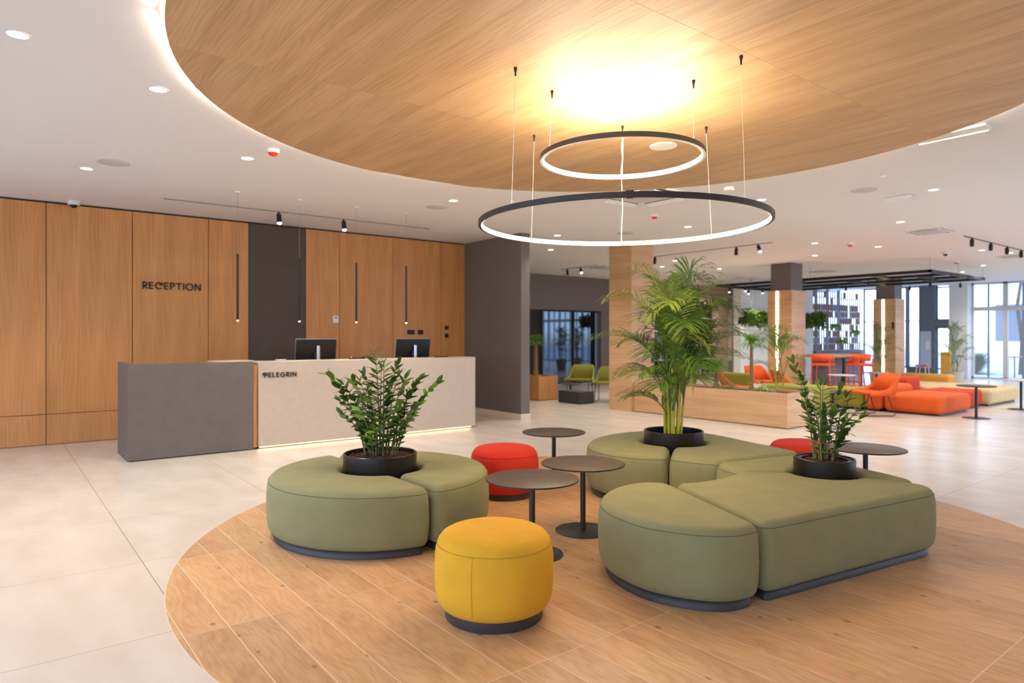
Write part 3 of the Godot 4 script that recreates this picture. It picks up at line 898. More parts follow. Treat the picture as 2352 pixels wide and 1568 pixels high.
func glyph(ch: String, fancy := false) -> Array:   # [strokes, width]
	match ch:
		"R":
			var p := line([0.08, 0.94, 0.3, 0.94]); p.append_array(arc(Vector2(0.3, 0.69), Vector2(0.25, 0.25), 90, -90)); p.append_array(line([0.08, 0.44]))
			return [[line([0.08, 0, 0.08, 1]), p, line([0.28, 0.44, 0.62, 0.0])], 0.62]
		"E": return [[line([0.08, 0, 0.08, 1]), line([0.08, 0.93, 0.56, 0.93]), line([0.08, 0.51, 0.52, 0.51]), line([0.08, 0.07, 0.56, 0.07])], 0.58]
		"C":
			if fancy:
				var curl := arc(Vector2(0.50, 0.50), Vector2(0.44, 0.44), -48, -300, 26)
				curl.append_array(arc(Vector2(0.76, 0.73), Vector2(0.15, 0.15), 60, -200, 16))
				return [[curl], 0.95]
			return [[arc(Vector2(0.5, 0.5), Vector2(0.44, 0.44), -45, -315, 26)], 0.85]
		"P":
			var p := line([0.08, 0.94, 0.3, 0.94]); p.append_array(arc(Vector2(0.3, 0.68), Vector2(0.26, 0.26), 90, -90)); p.append_array(line([0.08, 0.42]))
			if fancy:
				for i in p.size(): p[i].x += 0.34
				var hook := line([0.62, 0.94]); hook.append_array(arc(Vector2(0.26, 0.70), Vector2(0.21, 0.24), 90, 290, 16))
				return [[line([0.42, -0.06, 0.42, 0.94]), p, hook], 0.92]
			return [[line([0.08, 0, 0.08, 1]), p], 0.58]
		"T": return [[line([0.0, 0.93, 0.74, 0.93]), line([0.37, 0, 0.37, 0.93])], 0.74]
		"I": return [[line([0.08, 0, 0.08, 1])], 0.16]
		"O": return [[arc(Vector2(0.5, 0.5), Vector2(0.45, 0.45), -5, 185, 22), arc(Vector2(0.5, 0.5), Vector2(0.45, 0.45), 175, 365, 22)], 1.0]
		"N": return [[line([0.08, 0, 0.08, 1]), line([0.08, 0.96, 0.76, 0.04]), line([0.76, 0, 0.76, 1])], 0.84]
		"L": return [[line([0.08, 0, 0.08, 1]), line([0.08, 0.07, 0.54, 0.07])], 0.54]
		"G":
			var p := arc(Vector2(0.5, 0.5), Vector2(0.44, 0.44), 48, 350, 28); p.append_array(line([0.93, 0.50, 0.56, 0.50]))
			return [[p], 0.98]
	return [[], 0.4]

# text in the plane facing +z, its left foot at the origin of o
func lettering(o: Node3D, text: String, fancy_at: int, hgt: float, total: float, weight: float, m: Material) -> void:
	var w := 0.0
	var gl := []
	for i in text.length():
		gl.append(glyph(text[i], i == fancy_at))
		w += gl[i][1] * hgt
	var gap := (total - w) / (text.length() - 1)
	var x := 0.0
	for i in text.length():
		var st := mb()
		st.set_smooth_group(-1)
		for s in gl[i][0]:
			var pts := PackedVector2Array()
			for p in s: pts.append(p * hgt * 100.0)
			for q in Geometry2D.offset_polyline(pts, weight * 50.0, Geometry2D.JOIN_MITER, Geometry2D.END_BUTT):
				var poly := ccw(q)
				var idx := Geometry2D.triangulate_polygon(poly)
				for k in range(0, idx.size(), 3):
					var a := poly[idx[k]] / 100.0
					var b := poly[idx[k + 1]] / 100.0
					var c := poly[idx[k + 2]] / 100.0
					if (b - a).cross(c - a) > 0: tri(st, Vector3(a.x, a.y, 0.012), Vector3(b.x, b.y, 0.012), Vector3(c.x, c.y, 0.012))
					else: tri(st, Vector3(a.x, a.y, 0.012), Vector3(c.x, c.y, 0.012), Vector3(b.x, b.y, 0.012))
				for k in poly.size():
					var a := poly[k] / 100.0
					var b := poly[(k + 1) % poly.size()] / 100.0
					quad(st, Vector3(a.x, a.y, 0.0), Vector3(b.x, b.y, 0.0), Vector3(b.x, b.y, 0.012), Vector3(a.x, a.y, 0.012))
		obj("letter", st, m, o, Vector3(x, 0, 0))
		x += gl[i][1] * hgt + gap

func build_reception() -> void:
	var st: SurfaceTool
	var rs := thing("reception_sign", "dark raised lettering RECEPTION on the oak wall", "sign", Vector3(1.657, 2.066, -10.498))
	lettering(rs, "RECEPTION", 2, 0.099, 0.755, 0.018, M.letter_brown)
	# slate block of the desk
	var sd := thing("slate_desk", "dark slate-clad end block of the reception desk", "desk", Vector3(1.2, 0, -8.485))
	slab("front_panel", Vector3(0, 0.012, -0.05), Vector3(1.352, 1.093, 0), M.slate, sd, 0.002)
	slab("side_panel", Vector3(0, 0.012, -0.785), Vector3(0.06, 1.093, -0.05), M.slate, sd, 0.002)
	slab("worktop", Vector3(0.06, 0.72, -0.785), Vector3(1.352, 0.76, -0.05), M.slate, sd, 0.002)
	slab("back_panel", Vector3(0.06, 0.012, -0.6), Vector3(1.352, 0.72, -0.57), M.slate, sd, 0.002)
	slab("plinth", Vector3(0.02, 0.0, -0.75), Vector3(1.34, 0.012, -0.03), M.shadow_gap, sd, 0.002)
	# pale block
	var pd := thing("stone_desk", "long pale stone reception desk with raised counter", "desk", Vector3(2.56, 0, -8.485))
	slab("front_panel", Vector3(0.058, 0.03, -0.05), Vector3(3.32, 1.06, 0.012), M.pale_stone, pd, 0.002)
	slab("counter_top", Vector3(0.058, 1.06, -0.36), Vector3(3.32, 1.086, 0.012), M.pale_stone, pd, 0.002)
	slab("counter_return", Vector3(-0.42, 1.066, -0.50), Vector3(0.058, 1.098, -0.14), M.pale_stone, pd, 0.002)
	slab("side_panel", Vector3(3.27, 0.03, -0.80), Vector3(3.32, 1.06, -0.05), M.pale_stone, pd, 0.002)
	slab("wood_edge", Vector3(0.002, 0.02, -0.36), Vector3(0.05, 1.05, -0.03), M.wall_veneer, pd, 0.002)
	slab("worktop", Vector3(0.06, 0.72, -0.95), Vector3(3.27, 0.76, -0.05), M.wall_veneer, pd, 0.002)
	slab("plinth", Vector3(0.06, 0.0, -0.7), Vector3(3.3, 0.05, -0.055), M.shadow_gap, pd, 0.002)
	slab("toe_light", Vector3(0.08, 0.012, -0.052), Vector3(3.28, 0.026, -0.042), M.toe_light, pd, 0.001)
	for k in 4: area(Vector3(3.0 + 0.8 * k, 0.022, -8.515), Vector3(3.0 + 0.8 * k, 0.015, -7.5), Vector2(0.78, 0.014), 0.02, Color(1, 0.86, 0.66))
	var ps := thing("desk_sign", "dark raised lettering PELEGRIN on the pale stone desk front", "sign", Vector3(2.662, 0.889, -8.4725))
	lettering(ps, "PELEGRIN", 0, 0.060, 0.425, 0.0098, M.letter_brown)
	# monitors seen from behind
	var places := [[Vector3(3.63, 0, -9.13), "left computer monitor seen from behind on the reception desk"], [Vector3(5.18, 0, -9.13), "right computer monitor seen from behind on the reception desk"]]
	for e in places:
		var o := thing("monitor", e[1], "monitor", e[0] + Vector3.UP * 0.76, -0.08, "monitors on the desk")
		var tilt := Basis(Vector3.RIGHT, 0.16)
		st = mb(); bx(st, Vector3(-0.02, 0.43, 0.0), Vector3(0.57, 0.345, 0.022), 0.006, tilt); obj("back_shell", st, M.black_plastic, o)
		st = mb(); bx(st, Vector3(-0.02, 0.434, -0.014), Vector3(0.578, 0.356, 0.010), 0.003, tilt); obj("screen_rim", st, M.silver, o)
		st = mb(); bx(st, Vector3(0.0, 0.26, 0.045), Vector3(0.045, 0.5, 0.03), 0.008); obj("stand_post", st, M.silver, o)
		st = mb(); bx(st, Vector3(0.0, 0.38, 0.02), Vector3(0.10, 0.10, 0.04), 0.008); obj("mount", st, M.black_plastic, o)
		st = mb(); bx(st, Vector3(0.0, 0.008, 0.02), Vector3(0.24, 0.016, 0.2), 0.004); obj("stand_foot", st, M.silver, o)
	# small things on the counter
	var ph := thing("desk_scanner", "low black desk gadget between the two monitors", "gadget", Vector3(4.04, 1.0865, -8.72))
	st = mb(); bx(st, Vector3(0, 0.010, 0), Vector3(0.22, 0.02, 0.09), 0.005); obj("base", st, M.black_plastic, ph)
	st = mb(); lathe(st, [Vector2(0.022, 0.018), Vector2(0.02, 0.03), Vector2(0.0, 0.036)], 16, Vector3(0.09, 0, 0)); obj("knob", st, M.black_plastic, ph)
	st = mb(); lathe(st, [Vector2(0.012, 0.018), Vector2(0.011, 0.026), Vector2(0.0, 0.03)], 16, Vector3(-0.09, 0, 0)); obj("cap", st, M.white_plastic, ph)
	st = mb(); bx(st, Vector3(0, 0.008, 0), Vector3(0.2, 0.016, 0.1), 0.006)
	tag(obj("card_terminal", st, M.black_plastic, self, Vector3(5.42, 1.0865, -8.72)), "flat black terminal at the right end of the pale desk", "gadget")
	st = mb(); bx(st, Vector3(0, 0.008, 0), Vector3(0.12, 0.016, 0.1), 0.006)
	tag(obj("desk_tray", st, M.grey_plastic, self, Vector3(2.98, 1.0865, -8.74)), "small grey tray on the pale desk left of the monitors", "tray")
	# fittings on the wall
	var th := thing("thermostat", "white wall thermostat left of the third tube pendant", "thermostat", Vector3(4.482, 1.685, -10.5))
	st = mb(); bx(st, Vector3(0, 0, 0.01), Vector3(0.091, 0.113, 0.02), 0.006); obj("case", st, M.white_plastic, th)
	st = mb(); bx(st, Vector3(0.0, 0.025, 0.021), Vector3(0.045, 0.024, 0.004), 0.001); obj("display", st, M.smoked_glass, th)
	for e in [[5.891, 1.478, 0.15, 0.084, "wide black wall socket, left of a pair above the second monitor"], [6.086, 1.478, 0.116, 0.084, "black wall socket, right of a pair above the second monitor"], [6.641, 1.562, 0.08, 0.074, "black square switch, upper of two at the right end of the oak wall"], [6.641, 1.417, 0.08, 0.074, "black square switch, lower of two at the right end of the oak wall"]]:
		var o := thing("wall_socket" if e[2] > 0.09 else "wall_switch", e[4], "socket" if e[2] > 0.09 else "switch", Vector3(e[0], e[1], -10.5))
		st = mb(); bx(st, Vector3(0, 0, 0.005), Vector3(e[2], e[3], 0.01), 0.002); obj("plate", st, M.black_plastic, o)
		st = mb(); bx(st, Vector3(0, 0, 0.011), Vector3(e[2] * 0.8, e[3] * 0.62, 0.004), 0.001); obj("rocker", st, M.shelf_dark, o)

# ---------------------------------------------------------------- seats, tables, pots and plants of the round inlay
func grow_poly(p: PackedVector2Array, d: float) -> PackedVector2Array:
	var big := PackedVector2Array()
	for v in p: big.append(v * 100.0)
	var best := PackedVector2Array()
	for q in Geometry2D.offset_polygon(big, d * 100.0, Geometry2D.JOIN_ROUND):
		if q.size() > best.size() and not Geometry2D.is_polygon_clockwise(q): best = q
	var out := PackedVector2Array()
	for v in best: out.append(v / 100.0)
	return out

# rounds the corners of an outline by r and walks it at an even step
func soften(p: PackedVector2Array, r: float, step := 0.028) -> PackedVector2Array:
	var q := grow_poly(grow_poly(ccw(p), -r - 0.006), r)
	var out := PackedVector2Array()
	var rest := 0.0
	for i in q.size():
		var a := q[i]
		var b := q[(i + 1) % q.size()]
		var l := a.distance_to(b)
		while rest < l:
			out.append(a.lerp(b, rest / l))
			rest += step
		rest -= l
	for pass_ in 2:
		var s := out.duplicate()
		for i in s.size(): out[i] = s[i] * 0.5 + (s[(i + 1) % s.size()] + s[(i + s.size() - 1) % s.size()]) * 0.25
	return ccw(out)

func curve(pts: Array) -> PackedVector2Array:
	var out := PackedVector2Array()
	for i in pts.size() - 1:
		var p0: Vector2 = pts[maxi(i - 1, 0)]
		var p1: Vector2 = pts[i]
		var p2: Vector2 = pts[i + 1]
		var p3: Vector2 = pts[mini(i + 2, pts.size() - 1)]
		for k in 6: out.append(p1.cubic_interpolate(p2, p0, p3, k / 6.0))
	out.append(pts[-1])
	return out

func seat_module(label: String, poly: PackedVector2Array, hole: PackedVector2Array) -> void:
	var p := ccw(poly)
	if hole.size(): 
		for q in Geometry2D.clip_polygons(p, hole):
			if not Geometry2D.is_polygon_clockwise(q): p = q; break
	p = soften(p, 0.055)
	var c := Vector2.ZERO
	for v in p: c += v
	c /= p.size()
	for i in p.size(): p[i] -= c
	var o := thing("sofa_module", label, "sofa", Vector3(c.x, 0, c.y), 0.0, "green modular seats")
	var st := mb()
	var h := 0.43
	var rings := [[0.046, 0.052], [0.022, 0.062], [0.008, 0.085], [0.0, 0.13], [-0.004, 0.22], [-0.002, 0.31], [0.002, 0.362], [0.009, 0.392], [0.021, 0.413], [0.035, 0.425], [0.048, h]]
	loft(st, p, rings)
	obj("cushion", st, M.green_velvet, o)
	st = mb()
	loft(st, p, [[0.043, 0.0], [0.043, 0.053], [0.048, 0.053]])
	obj("plinth", st, M.plinth_metal, o)
	var path := []
	for v in inset_ring(p, 0.0088): path.append(Vector3(v.x, 0.3935, v.y))
	path.append(path[0])
	st = mb()
	tube(st, path, 0.0018, 5, false)
	obj("piping", st, M.piping, o)

func pouf(label: String, at: Vector3, m: Material, pm: Material) -> void:
	var o := thing("pouf", label, "pouf", at, 0.0, "round poufs")
	var st := mb()
	lathe(st, [Vector2(0.245, 0.0), Vector2(0.247, 0.004), Vector2(0.247, 0.052), Vector2(0.2, 0.054)], 64)
	obj("plinth", st, M.plinth_metal, o)
	st = mb()
	lathe(st, [Vector2(0.2, 0.05), Vector2(0.244, 0.051), Vector2(0.266, 0.062), Vector2(0.284, 0.088), Vector2(0.295, 0.13), Vector2(0.300, 0.19), Vector2(0.301, 0.25), Vector2(0.299, 0.31), Vector2(0.293, 0.352), Vector2(0.281, 0.386), Vector2(0.262, 0.41), Vector2(0.236, 0.424), Vector2(0.19, 0.432), Vector2(0.12, 0.437), Vector2(0.0, 0.44)], 72)
	obj("cushion", st, m, o)
	var path := []
	for k in 73: path.append(Vector3(cos(TAU * k / 72) * 0.2885, 0.370, sin(TAU * k / 72) * 0.2885))
	st = mb(); tube(st, path, 0.0017, 5, false); obj("piping", st, pm, o)
	var side := []
	var a := deg_to_rad(147.0)
	for e in [[0.262, 0.062], [0.285, 0.09], [0.2957, 0.13], [0.3008, 0.19], [0.3015, 0.25], [0.2997, 0.31], [0.2885, 0.370]]: side.append(Vector3(cos(a) * e[0], e[1], sin(a) * e[0]))
	st = mb(); tube(st, side, 0.0012, 5, false); obj("seam", st, pm, o)

func side_table(label: String, at: Vector3) -> void:
	var o := thing("side_table", label, "table", at, 0.0, "low round side tables")
	var st := mb()
	lathe(st, [Vector2(0.0, 0.478), Vector2(0.292, 0.478), Vector2(0.3, 0.481), Vector2(0.3, 0.488), Vector2(0.298, 0.49)], 72)
	obj("edge", st, M.black_metal, o)
	st = mb(); lathe(st, [Vector2(0.298, 0.4895), Vector2(0.296, 0.4905), Vector2(0.0, 0.4905)], 72); obj("table_top", st, M.table_top, o)
	st = mb(); lathe(st, [Vector2(0.0, 0.468), Vector2(0.14, 0.468), Vector2(0.15, 0.472), Vector2(0.15, 0.478)], 40); obj("mount_plate", st, M.bronze_metal, o)
	st = mb(); lathe(st, [Vector2(0.0195, 0.006), Vector2(0.0195, 0.47)], 24); obj("post", st, M.bronze_metal, o)
	st = mb(); lathe(st, [Vector2(0.0, 0.0), Vector2(0.198, 0.0), Vector2(0.2, 0.002), Vector2(0.2, 0.005), Vector2(0.194, 0.008), Vector2(0.03, 0.011), Vector2(0.0, 0.011)], 56); obj("foot", st, M.bronze_metal, o)

func pot(label: String, at: Vector3, rad: float, top: float, soil_y: float, inner: bool) -> void:
	var o := thing("planter_pot", label, "pot", at, 0.0, "black round pots")
	var st := mb()
	lathe(st, [Vector2(0.0, 0.02), Vector2(rad - 0.006, 0.02), Vector2(rad, 0.03), Vector2(rad, top - 0.004), Vector2(rad - 0.004, top), Vector2(rad - 0.014, top), Vector2(rad - 0.018, top - 0.004), Vector2(rad - 0.018, soil_y - 0.05)], 64)
	obj("wall", st, M.pot_black, o)
	var rr := rad - 0.018
	if inner:
		rr = rad - 0.052
		st = mb()
		lathe(st, [Vector2(rad - 0.019, soil_y - 0.02), Vector2(rad - 0.019, top - 0.012), Vector2(rad - 0.024, top - 0.008), Vector2(rr + 0.004, top - 0.008), Vector2(rr, top - 0.012), Vector2(rr, soil_y - 0.05)], 56)
		obj("inner_rim", st, M.pot_black, o)
	st = mb(); lathe(st, [Vector2(rr, soil_y - 0.012), Vector2(rr * 0.7, soil_y), Vector2(rr * 0.3, soil_y + 0.006), Vector2(0.0, soil_y + 0.008)], 40); obj("soil", st, M.soil, o)
	# loose bark mulch
	var r := RandomNumberGenerator.new()
	r.seed = int(at.x * 1000)
	st = mb()
	for k in 260 if not (rad > 0.25 and at.x > 4.0) else 0:
		var a := r.randf() * TAU
		var d := sqrt(r.randf()) * (rr - 0.015)
		var b := Basis(Vector3(r.randf() - 0.5, r.randf(), r.randf() - 0.5).normalized(), r.randf() * TAU)
		bx(st, Vector3(cos(a) * d, soil_y + 0.006 - 0.012 * d / rr + r.randf() * 0.006, sin(a) * d), Vector3(r.randf_range(0.008, 0.02), 0.006, r.randf_range(0.006, 0.012)), 0.001, b)
	if not (rad > 0.25 and at.x > 4.0): obj("mulch", st, M.bark_chip, o).set_meta("kind", "stuff")

# one leaf along +x, one metre long, half a width of w; slightly folded and bowed
func leaf_mesh(w: float, bow: float, fold: float) -> ArrayMesh:
	var st := mb()
	st.set_smooth_group(0)
	var n := 6
	var rows := []
	for i in n + 1:
		var t := float(i) / n
		var hw := w * pow(sin(PI * pow(clampf(t * 0.97 + 0.015, 0, 1), 0.85)), 0.8)
		var y := -bow * t * t
		rows.append([Vector3(t, y + fold * hw, -hw), Vector3(t, y, 0), Vector3(t, y + fold * hw, hw)])
	for i in n:
		for k in 2: quad(st, rows[i][k], rows[i][k + 1], rows[i + 1][k + 1], rows[i + 1][k])
	st.generate_normals()
	return st.commit()

# upright stems with paired glossy leaves
func zz_plant(label: String, at: Vector3, base_r: float, stems: Array, leaf_len: float, leaf_w: float, seed_: int, back: float) -> void:
	var o := thing("potted_plant", label, "plant", at, 0.0, "leafy plants in the black pots")
	var r := RandomNumberGenerator.new()
	r.seed = seed_
	var shapes := [leaf_mesh(leaf_w, 0.10, 0.30), leaf_mesh(leaf_w * 0.9, 0.22, 0.15), leaf_mesh(leaf_w * 1.1, -0.05, 0.4)]
	var R := Vector3(0.789, 0, 0.614)
	var F := Vector3(0.614, 0, -0.789)
	var rear := mb()      # leaves of the stems at the back, too many to keep single
	for s in stems:      # [right, away, height] of the tip, number of leaf pairs
		var tip: Vector3 = R * s[0] + F * s[1] + Vector3.UP * s[2] * 0.96
		var out := Vector3(tip.x, 0, tip.z)
		var foot := out.limit_length(1.0) * 0.28
		foot = foot.limit_length(base_r) + Vector3(r.randf_range(-1, 1), 0, r.randf_range(-1, 1)) * base_r * 0.25
		var ctrl: Vector3 = foot.lerp(out, 0.28) * Vector3(1, 0, 1) + Vector3.UP * s[2] * 0.62
		var pts := []
		var rad := []
		for k in 13:
			var t := k / 12.0
			pts.append(foot * (1 - t) * (1 - t) + ctrl * 2 * t * (1 - t) + tip * t * t)
			rad.append(lerpf(0.0075, 0.0022, t))
		var st := mb()
		tube(st, pts, rad, 6)
		var stem := obj("stem", st, M.stem_green, o)
		var n: int = s[3]
		for k in n:
			var t := lerpf(0.22 if s.size() < 5 else s[4], 0.985, pow(float(k) / (n - 1), 0.9))
			var i := mini(int(t * 12.0), 11)
			var p: Vector3 = (pts[i] as Vector3).lerp(pts[i + 1], t * 12.0 - i)
			var dir: Vector3 = ((pts[i + 1] - pts[i]) as Vector3).normalized()
			var side := dir.cross(Vector3.UP if absf(dir.y) < 0.9 else out.normalized()).normalized()
			side = side.rotated(dir, r.randf_range(-0.45, 0.45))
			for sg in [-1.0, 1.0]:
				var open := lerpf(1.0, 0.25, smoothstep(0.8, 1.0, t))
				var d: Vector3 = (dir * lerpf(0.62, 0.45, open) + side * sg * open + Vector3.UP * r.randf_range(-0.22, 0.18)).normalized()
				var up := (dir + Vector3.UP * 0.5 + side * r.randf_range(-0.3, 0.3))
				var z: Vector3 = d.cross(up).normalized()
				var y: Vector3 = z.cross(d).normalized()
				var ln := leaf_len * r.randf_range(0.78, 1.12) * (0.72 + 0.28 * sin(PI * t))
				var pick := r.randf()
				var place := Transform3D(Basis(d * ln, y * ln, z * ln), p + d * 0.003)
				var shape: ArrayMesh = shapes[r.randi() % 3]
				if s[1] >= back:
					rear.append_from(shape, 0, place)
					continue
				var lf := inst("leaf", shape, M.leaf_dark if pick < 0.5 else (M.leaf_mid if pick < 0.88 else M.leaf_light), stem)
				lf.transform = place
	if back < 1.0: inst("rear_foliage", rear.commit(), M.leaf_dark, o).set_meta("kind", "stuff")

# one feather-like palm frond from p0 over c to p2
func frond(p0: Vector3, c: Vector3, p2: Vector3, leaf_len: float, n: int, r: RandomNumberGenerator, bare := 0.3, wide := 0.0058) -> SurfaceTool:
	var st := mb()
	var pts := []
	var rad := []
	for k in 17:
		var t := k / 16.0
		pts.append(p0 * (1 - t) * (1 - t) + c * 2 * t * (1 - t) + p2 * t * t)
		rad.append(lerpf(0.0065, 0.0012, t))
	tube(st, pts, rad, 5)
	st.set_smooth_group(-1)
	var plan := Vector3(p2.x - p0.x, 0, p2.z - p0.z)
	plan = plan.normalized() if plan.length() > 0.05 else Vector3.RIGHT
	for k in n:
		var t := lerpf(bare, 0.99, float(k) / (n - 1))
		var i := mini(int(t * 16.0), 15)
		var p: Vector3 = (pts[i] as Vector3).lerp(pts[i + 1], t * 16.0 - i)
		var dir: Vector3 = ((pts[i + 1] - pts[i]) as Vector3).normalized()
		var side := plan.cross(Vector3.UP).normalized()
		var nor := side.cross(dir).normalized()
		var u := (t - bare) / (1.0 - bare)
		var ln := leaf_len * (0.55 + 0.9 * u * (1.15 - u) * 1.6) * (1.0 - 0.45 * smoothstep(0.8, 1.0, u))
		for sg in [-1.0, 1.0]:
			var d: Vector3 = (dir * lerpf(0.55, 1.1, u) + side * sg * 0.95 + nor * 0.38 + Vector3(r.randf() - 0.5, r.randf() - 0.5, r.randf() - 0.5) * 0.16).normalized()
			var w := d.cross(nor).normalized() * wide
			var l := ln * r.randf_range(0.85, 1.1)
			var a := p
			var b := p + d * l * 0.4
			var e := b + (d + Vector3.DOWN * 0.32).normalized() * l * 0.35
			var f := e + (d + Vector3.DOWN * 0.85).normalized() * l * 0.28
			quad(st, a - w * 0.35, a + w * 0.35, b + w, b - w)
			quad(st, b - w, b + w, e + w * 0.8, e - w * 0.8)
			tri(st, e - w * 0.8, e + w * 0.8, f)
	return st

func areca_palm(label: String, at: Vector3, fronds: Array, canes: int, cane_top: float, scale: float, seed_: int, leaf_len := 0.30, n := 32) -> void:
	var o := thing("areca_palm", label, "palm", at, 0.0, "feathery palms")
	var r := RandomNumberGenerator.new()
	r.seed = seed_
	var R := Vector3(0.789, 0, 0.614)
	var F := Vector3(0.614, 0, -0.789)
	var feet := []
	for k in canes:
		var a := TAU * k / canes + r.randf() * 0.5
		var foot := Vector3(cos(a), 0, sin(a)) * (0.03 + 0.055 * r.randf()) * scale
		feet.append(foot)
		var top := foot * r.randf_range(1.1, 2.0) + Vector3.UP * cane_top * r.randf_range(0.8, 1.15)
		var pts := []
		var rad := []
		for i in 9:
			pts.append(foot.lerp(top, i / 8.0))
			rad.append((0.0125 + (0.0015 if i % 2 == 0 else 0.0)) * scale * lerpf(1.0, 0.6, i / 8.0))
		var st := mb()
		tube(st, pts, rad, 8)
		obj("cane", st, M.cane, o)
	for i in fronds.size():
		var f: Array = fronds[i]
		var tip: Vector3 = (R * f[0] + F * f[1]) + Vector3.UP * f[2]
		var foot: Vector3 = feet[i % canes]
		var p0 := foot * 1.4 + Vector3.UP * minf(cane_top * r.randf_range(0.5, 0.9), f[2] * 0.62)
		var arch: float = f[3] if f.size() > 3 else 0.22
		var c := p0.lerp(tip, 0.5)
		c = Vector3(lerpf(p0.x, tip.x, 0.36), maxf(f[2], p0.y + 0.1) + arch, lerpf(p0.z, tip.z, 0.36))
		var st := frond(p0, c, tip, leaf_len, n, r, 0.34)
		obj("frond", st, M.palm_leaf if r.randf() < 0.8 else M.palm_pale, o)

func build_seating() -> void:
	# round seat in two halves about a pot
	var ca := Vector2(2.27, -4.49)
	var disc := circle(ca, 0.80, 96)
	var hole := circle(Vector2(2.29, -4.53), 0.278, 64)
	var left := Geometry2D.intersect_polygons(disc, PackedVector2Array([Vector2(0, -7), Vector2(2.245, -7), Vector2(2.245, -2), Vector2(0, -2)]))[0]
	var right := Geometry2D.intersect_polygons(disc, PackedVector2Array([Vector2(2.245, -7), Vector2(5, -7), Vector2(5, -2), Vector2(2.245, -2)]))[0]
	seat_module("sage green seat, left half of the round sofa in front of the reception desk", left, hole)
	seat_module("sage green seat, right half of the round sofa in front of the reception desk", right, hole)
	var pb := Vector2(4.982, -3.966)
	var pc := Vector2(4.697, -2.401)
	var hb := circle(pb, 0.278, 64)
	var hcp := circle(pc, 0.208, 64)
	var c1 := curve([Vector2(3.15, -1.925), Vector2(2.95, -1.955), Vector2(2.81, -2.08), Vector2(2.705, -2.31), Vector2(2.715, -2.54), Vector2(2.79, -2.74), Vector2(2.92, -2.90), Vector2(3.1, -3.0), Vector2(3.3, -3.045), Vector2(3.48, -3.0), Vector2(3.575, -2.87)])
	seat_module("sage green half-round seat at the near end of the right-hand sofa", c1, PackedVector2Array())
	var c2 := PackedVector2Array([Vector2(3.15, -1.925), Vector2(3.575, -2.87), Vector2(3.72, -2.80), Vector2(3.92, -2.775), Vector2(4.1, -2.79), Vector2(4.28, -2.82), pc, Vector2(4.87, -1.84), Vector2(4.845, -1.76), Vector2(4.78, -1.70), Vector2(4.68, -1.69)])
	seat_module("large sage green seat right of the half-round one, in front of the smaller black pot", c2, hcp)
	var c3 := PackedVector2Array([Vector2(4.28, -2.82), Vector2(4.33, -3.02), Vector2(4.42, -3.13), Vector2(5.20, -2.955), Vector2(5.32, -2.90), Vector2(5.27, -2.72), Vector2(5.13, -2.35), Vector2(5.05, -2.1), Vector2(4.96, -1.90), Vector2(4.87, -1.84), pc])
	seat_module("sage green seat behind the smaller black pot of the right-hand sofa", c3, hcp)
	var b2 := PackedVector2Array([Vector2(4.335, -3.505), pb, Vector2(5.65, -4.42), Vector2(5.72, -4.2), Vector2(5.69, -3.9), Vector2(5.56, -3.5), Vector2(5.47, -3.15), Vector2(5.42, -2.97), Vector2(5.33, -2.935), Vector2(4.46, -3.125), Vector2(4.41, -3.25)])
	seat_module("sage green wedge seat right of the tall palm", b2, hb)
	var b1 := curve([Vector2(4.335, -3.505), Vector2(4.19, -3.68), Vector2(4.11, -3.92), Vector2(4.15, -4.2), Vector2(4.33, -4.45), Vector2(4.62, -4.62), Vector2(4.95, -4.69), Vector2(5.28, -4.66), Vector2(5.5, -4.56), Vector2(5.65, -4.42)])
	b1.append(pb)
	seat_module("sage green rounded seat left of the tall palm", b1, hb)
	pouf("round yellow velvet pouf in the foreground", Vector3(2.009, 0, -2.728), M.yellow_velvet, M.piping_yellow)
	pouf("round red velvet pouf beside the round green sofa", Vector3(3.585, 0, -4.712), M.red_velvet, M.piping_red)
	pouf("round red velvet pouf half hidden behind the right-hand green sofa", Vector3(5.93, 0, -3.23), M.red_velvet, M.piping_red)
	side_table("low round dark table nearest the yellow pouf", Vector3(2.748, 0, -3.319))
	side_table("low round dark table in the middle of the group of three", Vector3(3.37, 0, -3.495))
	side_table("low round dark table farthest back, behind the red pouf", Vector3(4.247, 0, -4.804))
	side_table("low round dark table behind the right-hand green sofa", Vector3(5.642, 0, -2.54))
	pot("black round pot in the middle of the round green sofa", Vector3(2.294, 0, -4.55), 0.27, 0.536, 0.515, false)
	pot("black round pot of the tall palm", Vector3(pb.x, 0, pb.y), 0.27, 0.536, 0.40, false)
	pot("smaller black round pot with a double rim on the right-hand sofa", Vector3(pc.x, 0, pc.y), 0.205, 0.536, 0.515, true)
	var sa := [[-0.38, 0.0, 0.62, 12, 0.5], [-0.30, 0.1, 0.54, 11, 0.2], [-0.17, -0.12, 0.58, 11, 0.2], [-0.05, 0.05, 0.80, 13, 0.3], [0.04, -0.06, 0.72, 12], [-0.02, 0.15, 0.66, 11], [0.12, 0.06, 0.70, 12], [0.20, -0.08, 0.60, 11], [0.28, 0.08, 0.58, 10], [0.42, 0.02, 0.55, 9, 0.4], [0.22, 0.2, 0.52, 10], [-0.2, 0.2, 0.56, 10], [-0.12, -0.2, 0.40, 8, 0.12], [0.08, -0.22, 0.36, 8, 0.1], [0.24, -0.16, 0.34, 8, 0.1], [-0.26, -0.08, 0.32, 8, 0.1], [-0.05, -0.14, 0.48, 9, 0.15], [0.1, 0.2, 0.6, 10], [-0.12, 0.0, 0.62, 10, 0.2], [0.02, -0.24, 0.24, 6, 0.1], [0.3, -0.05, 0.42, 8, 0.15], [-0.3, 0.0, 0.42, 8, 0.15]]
	zz_plant("glossy dark green leafy plant in the pot of the round green sofa", Vector3(2.294, 0.515, -4.55), 0.12, sa, 0.120, 0.18, 31, 0.06)
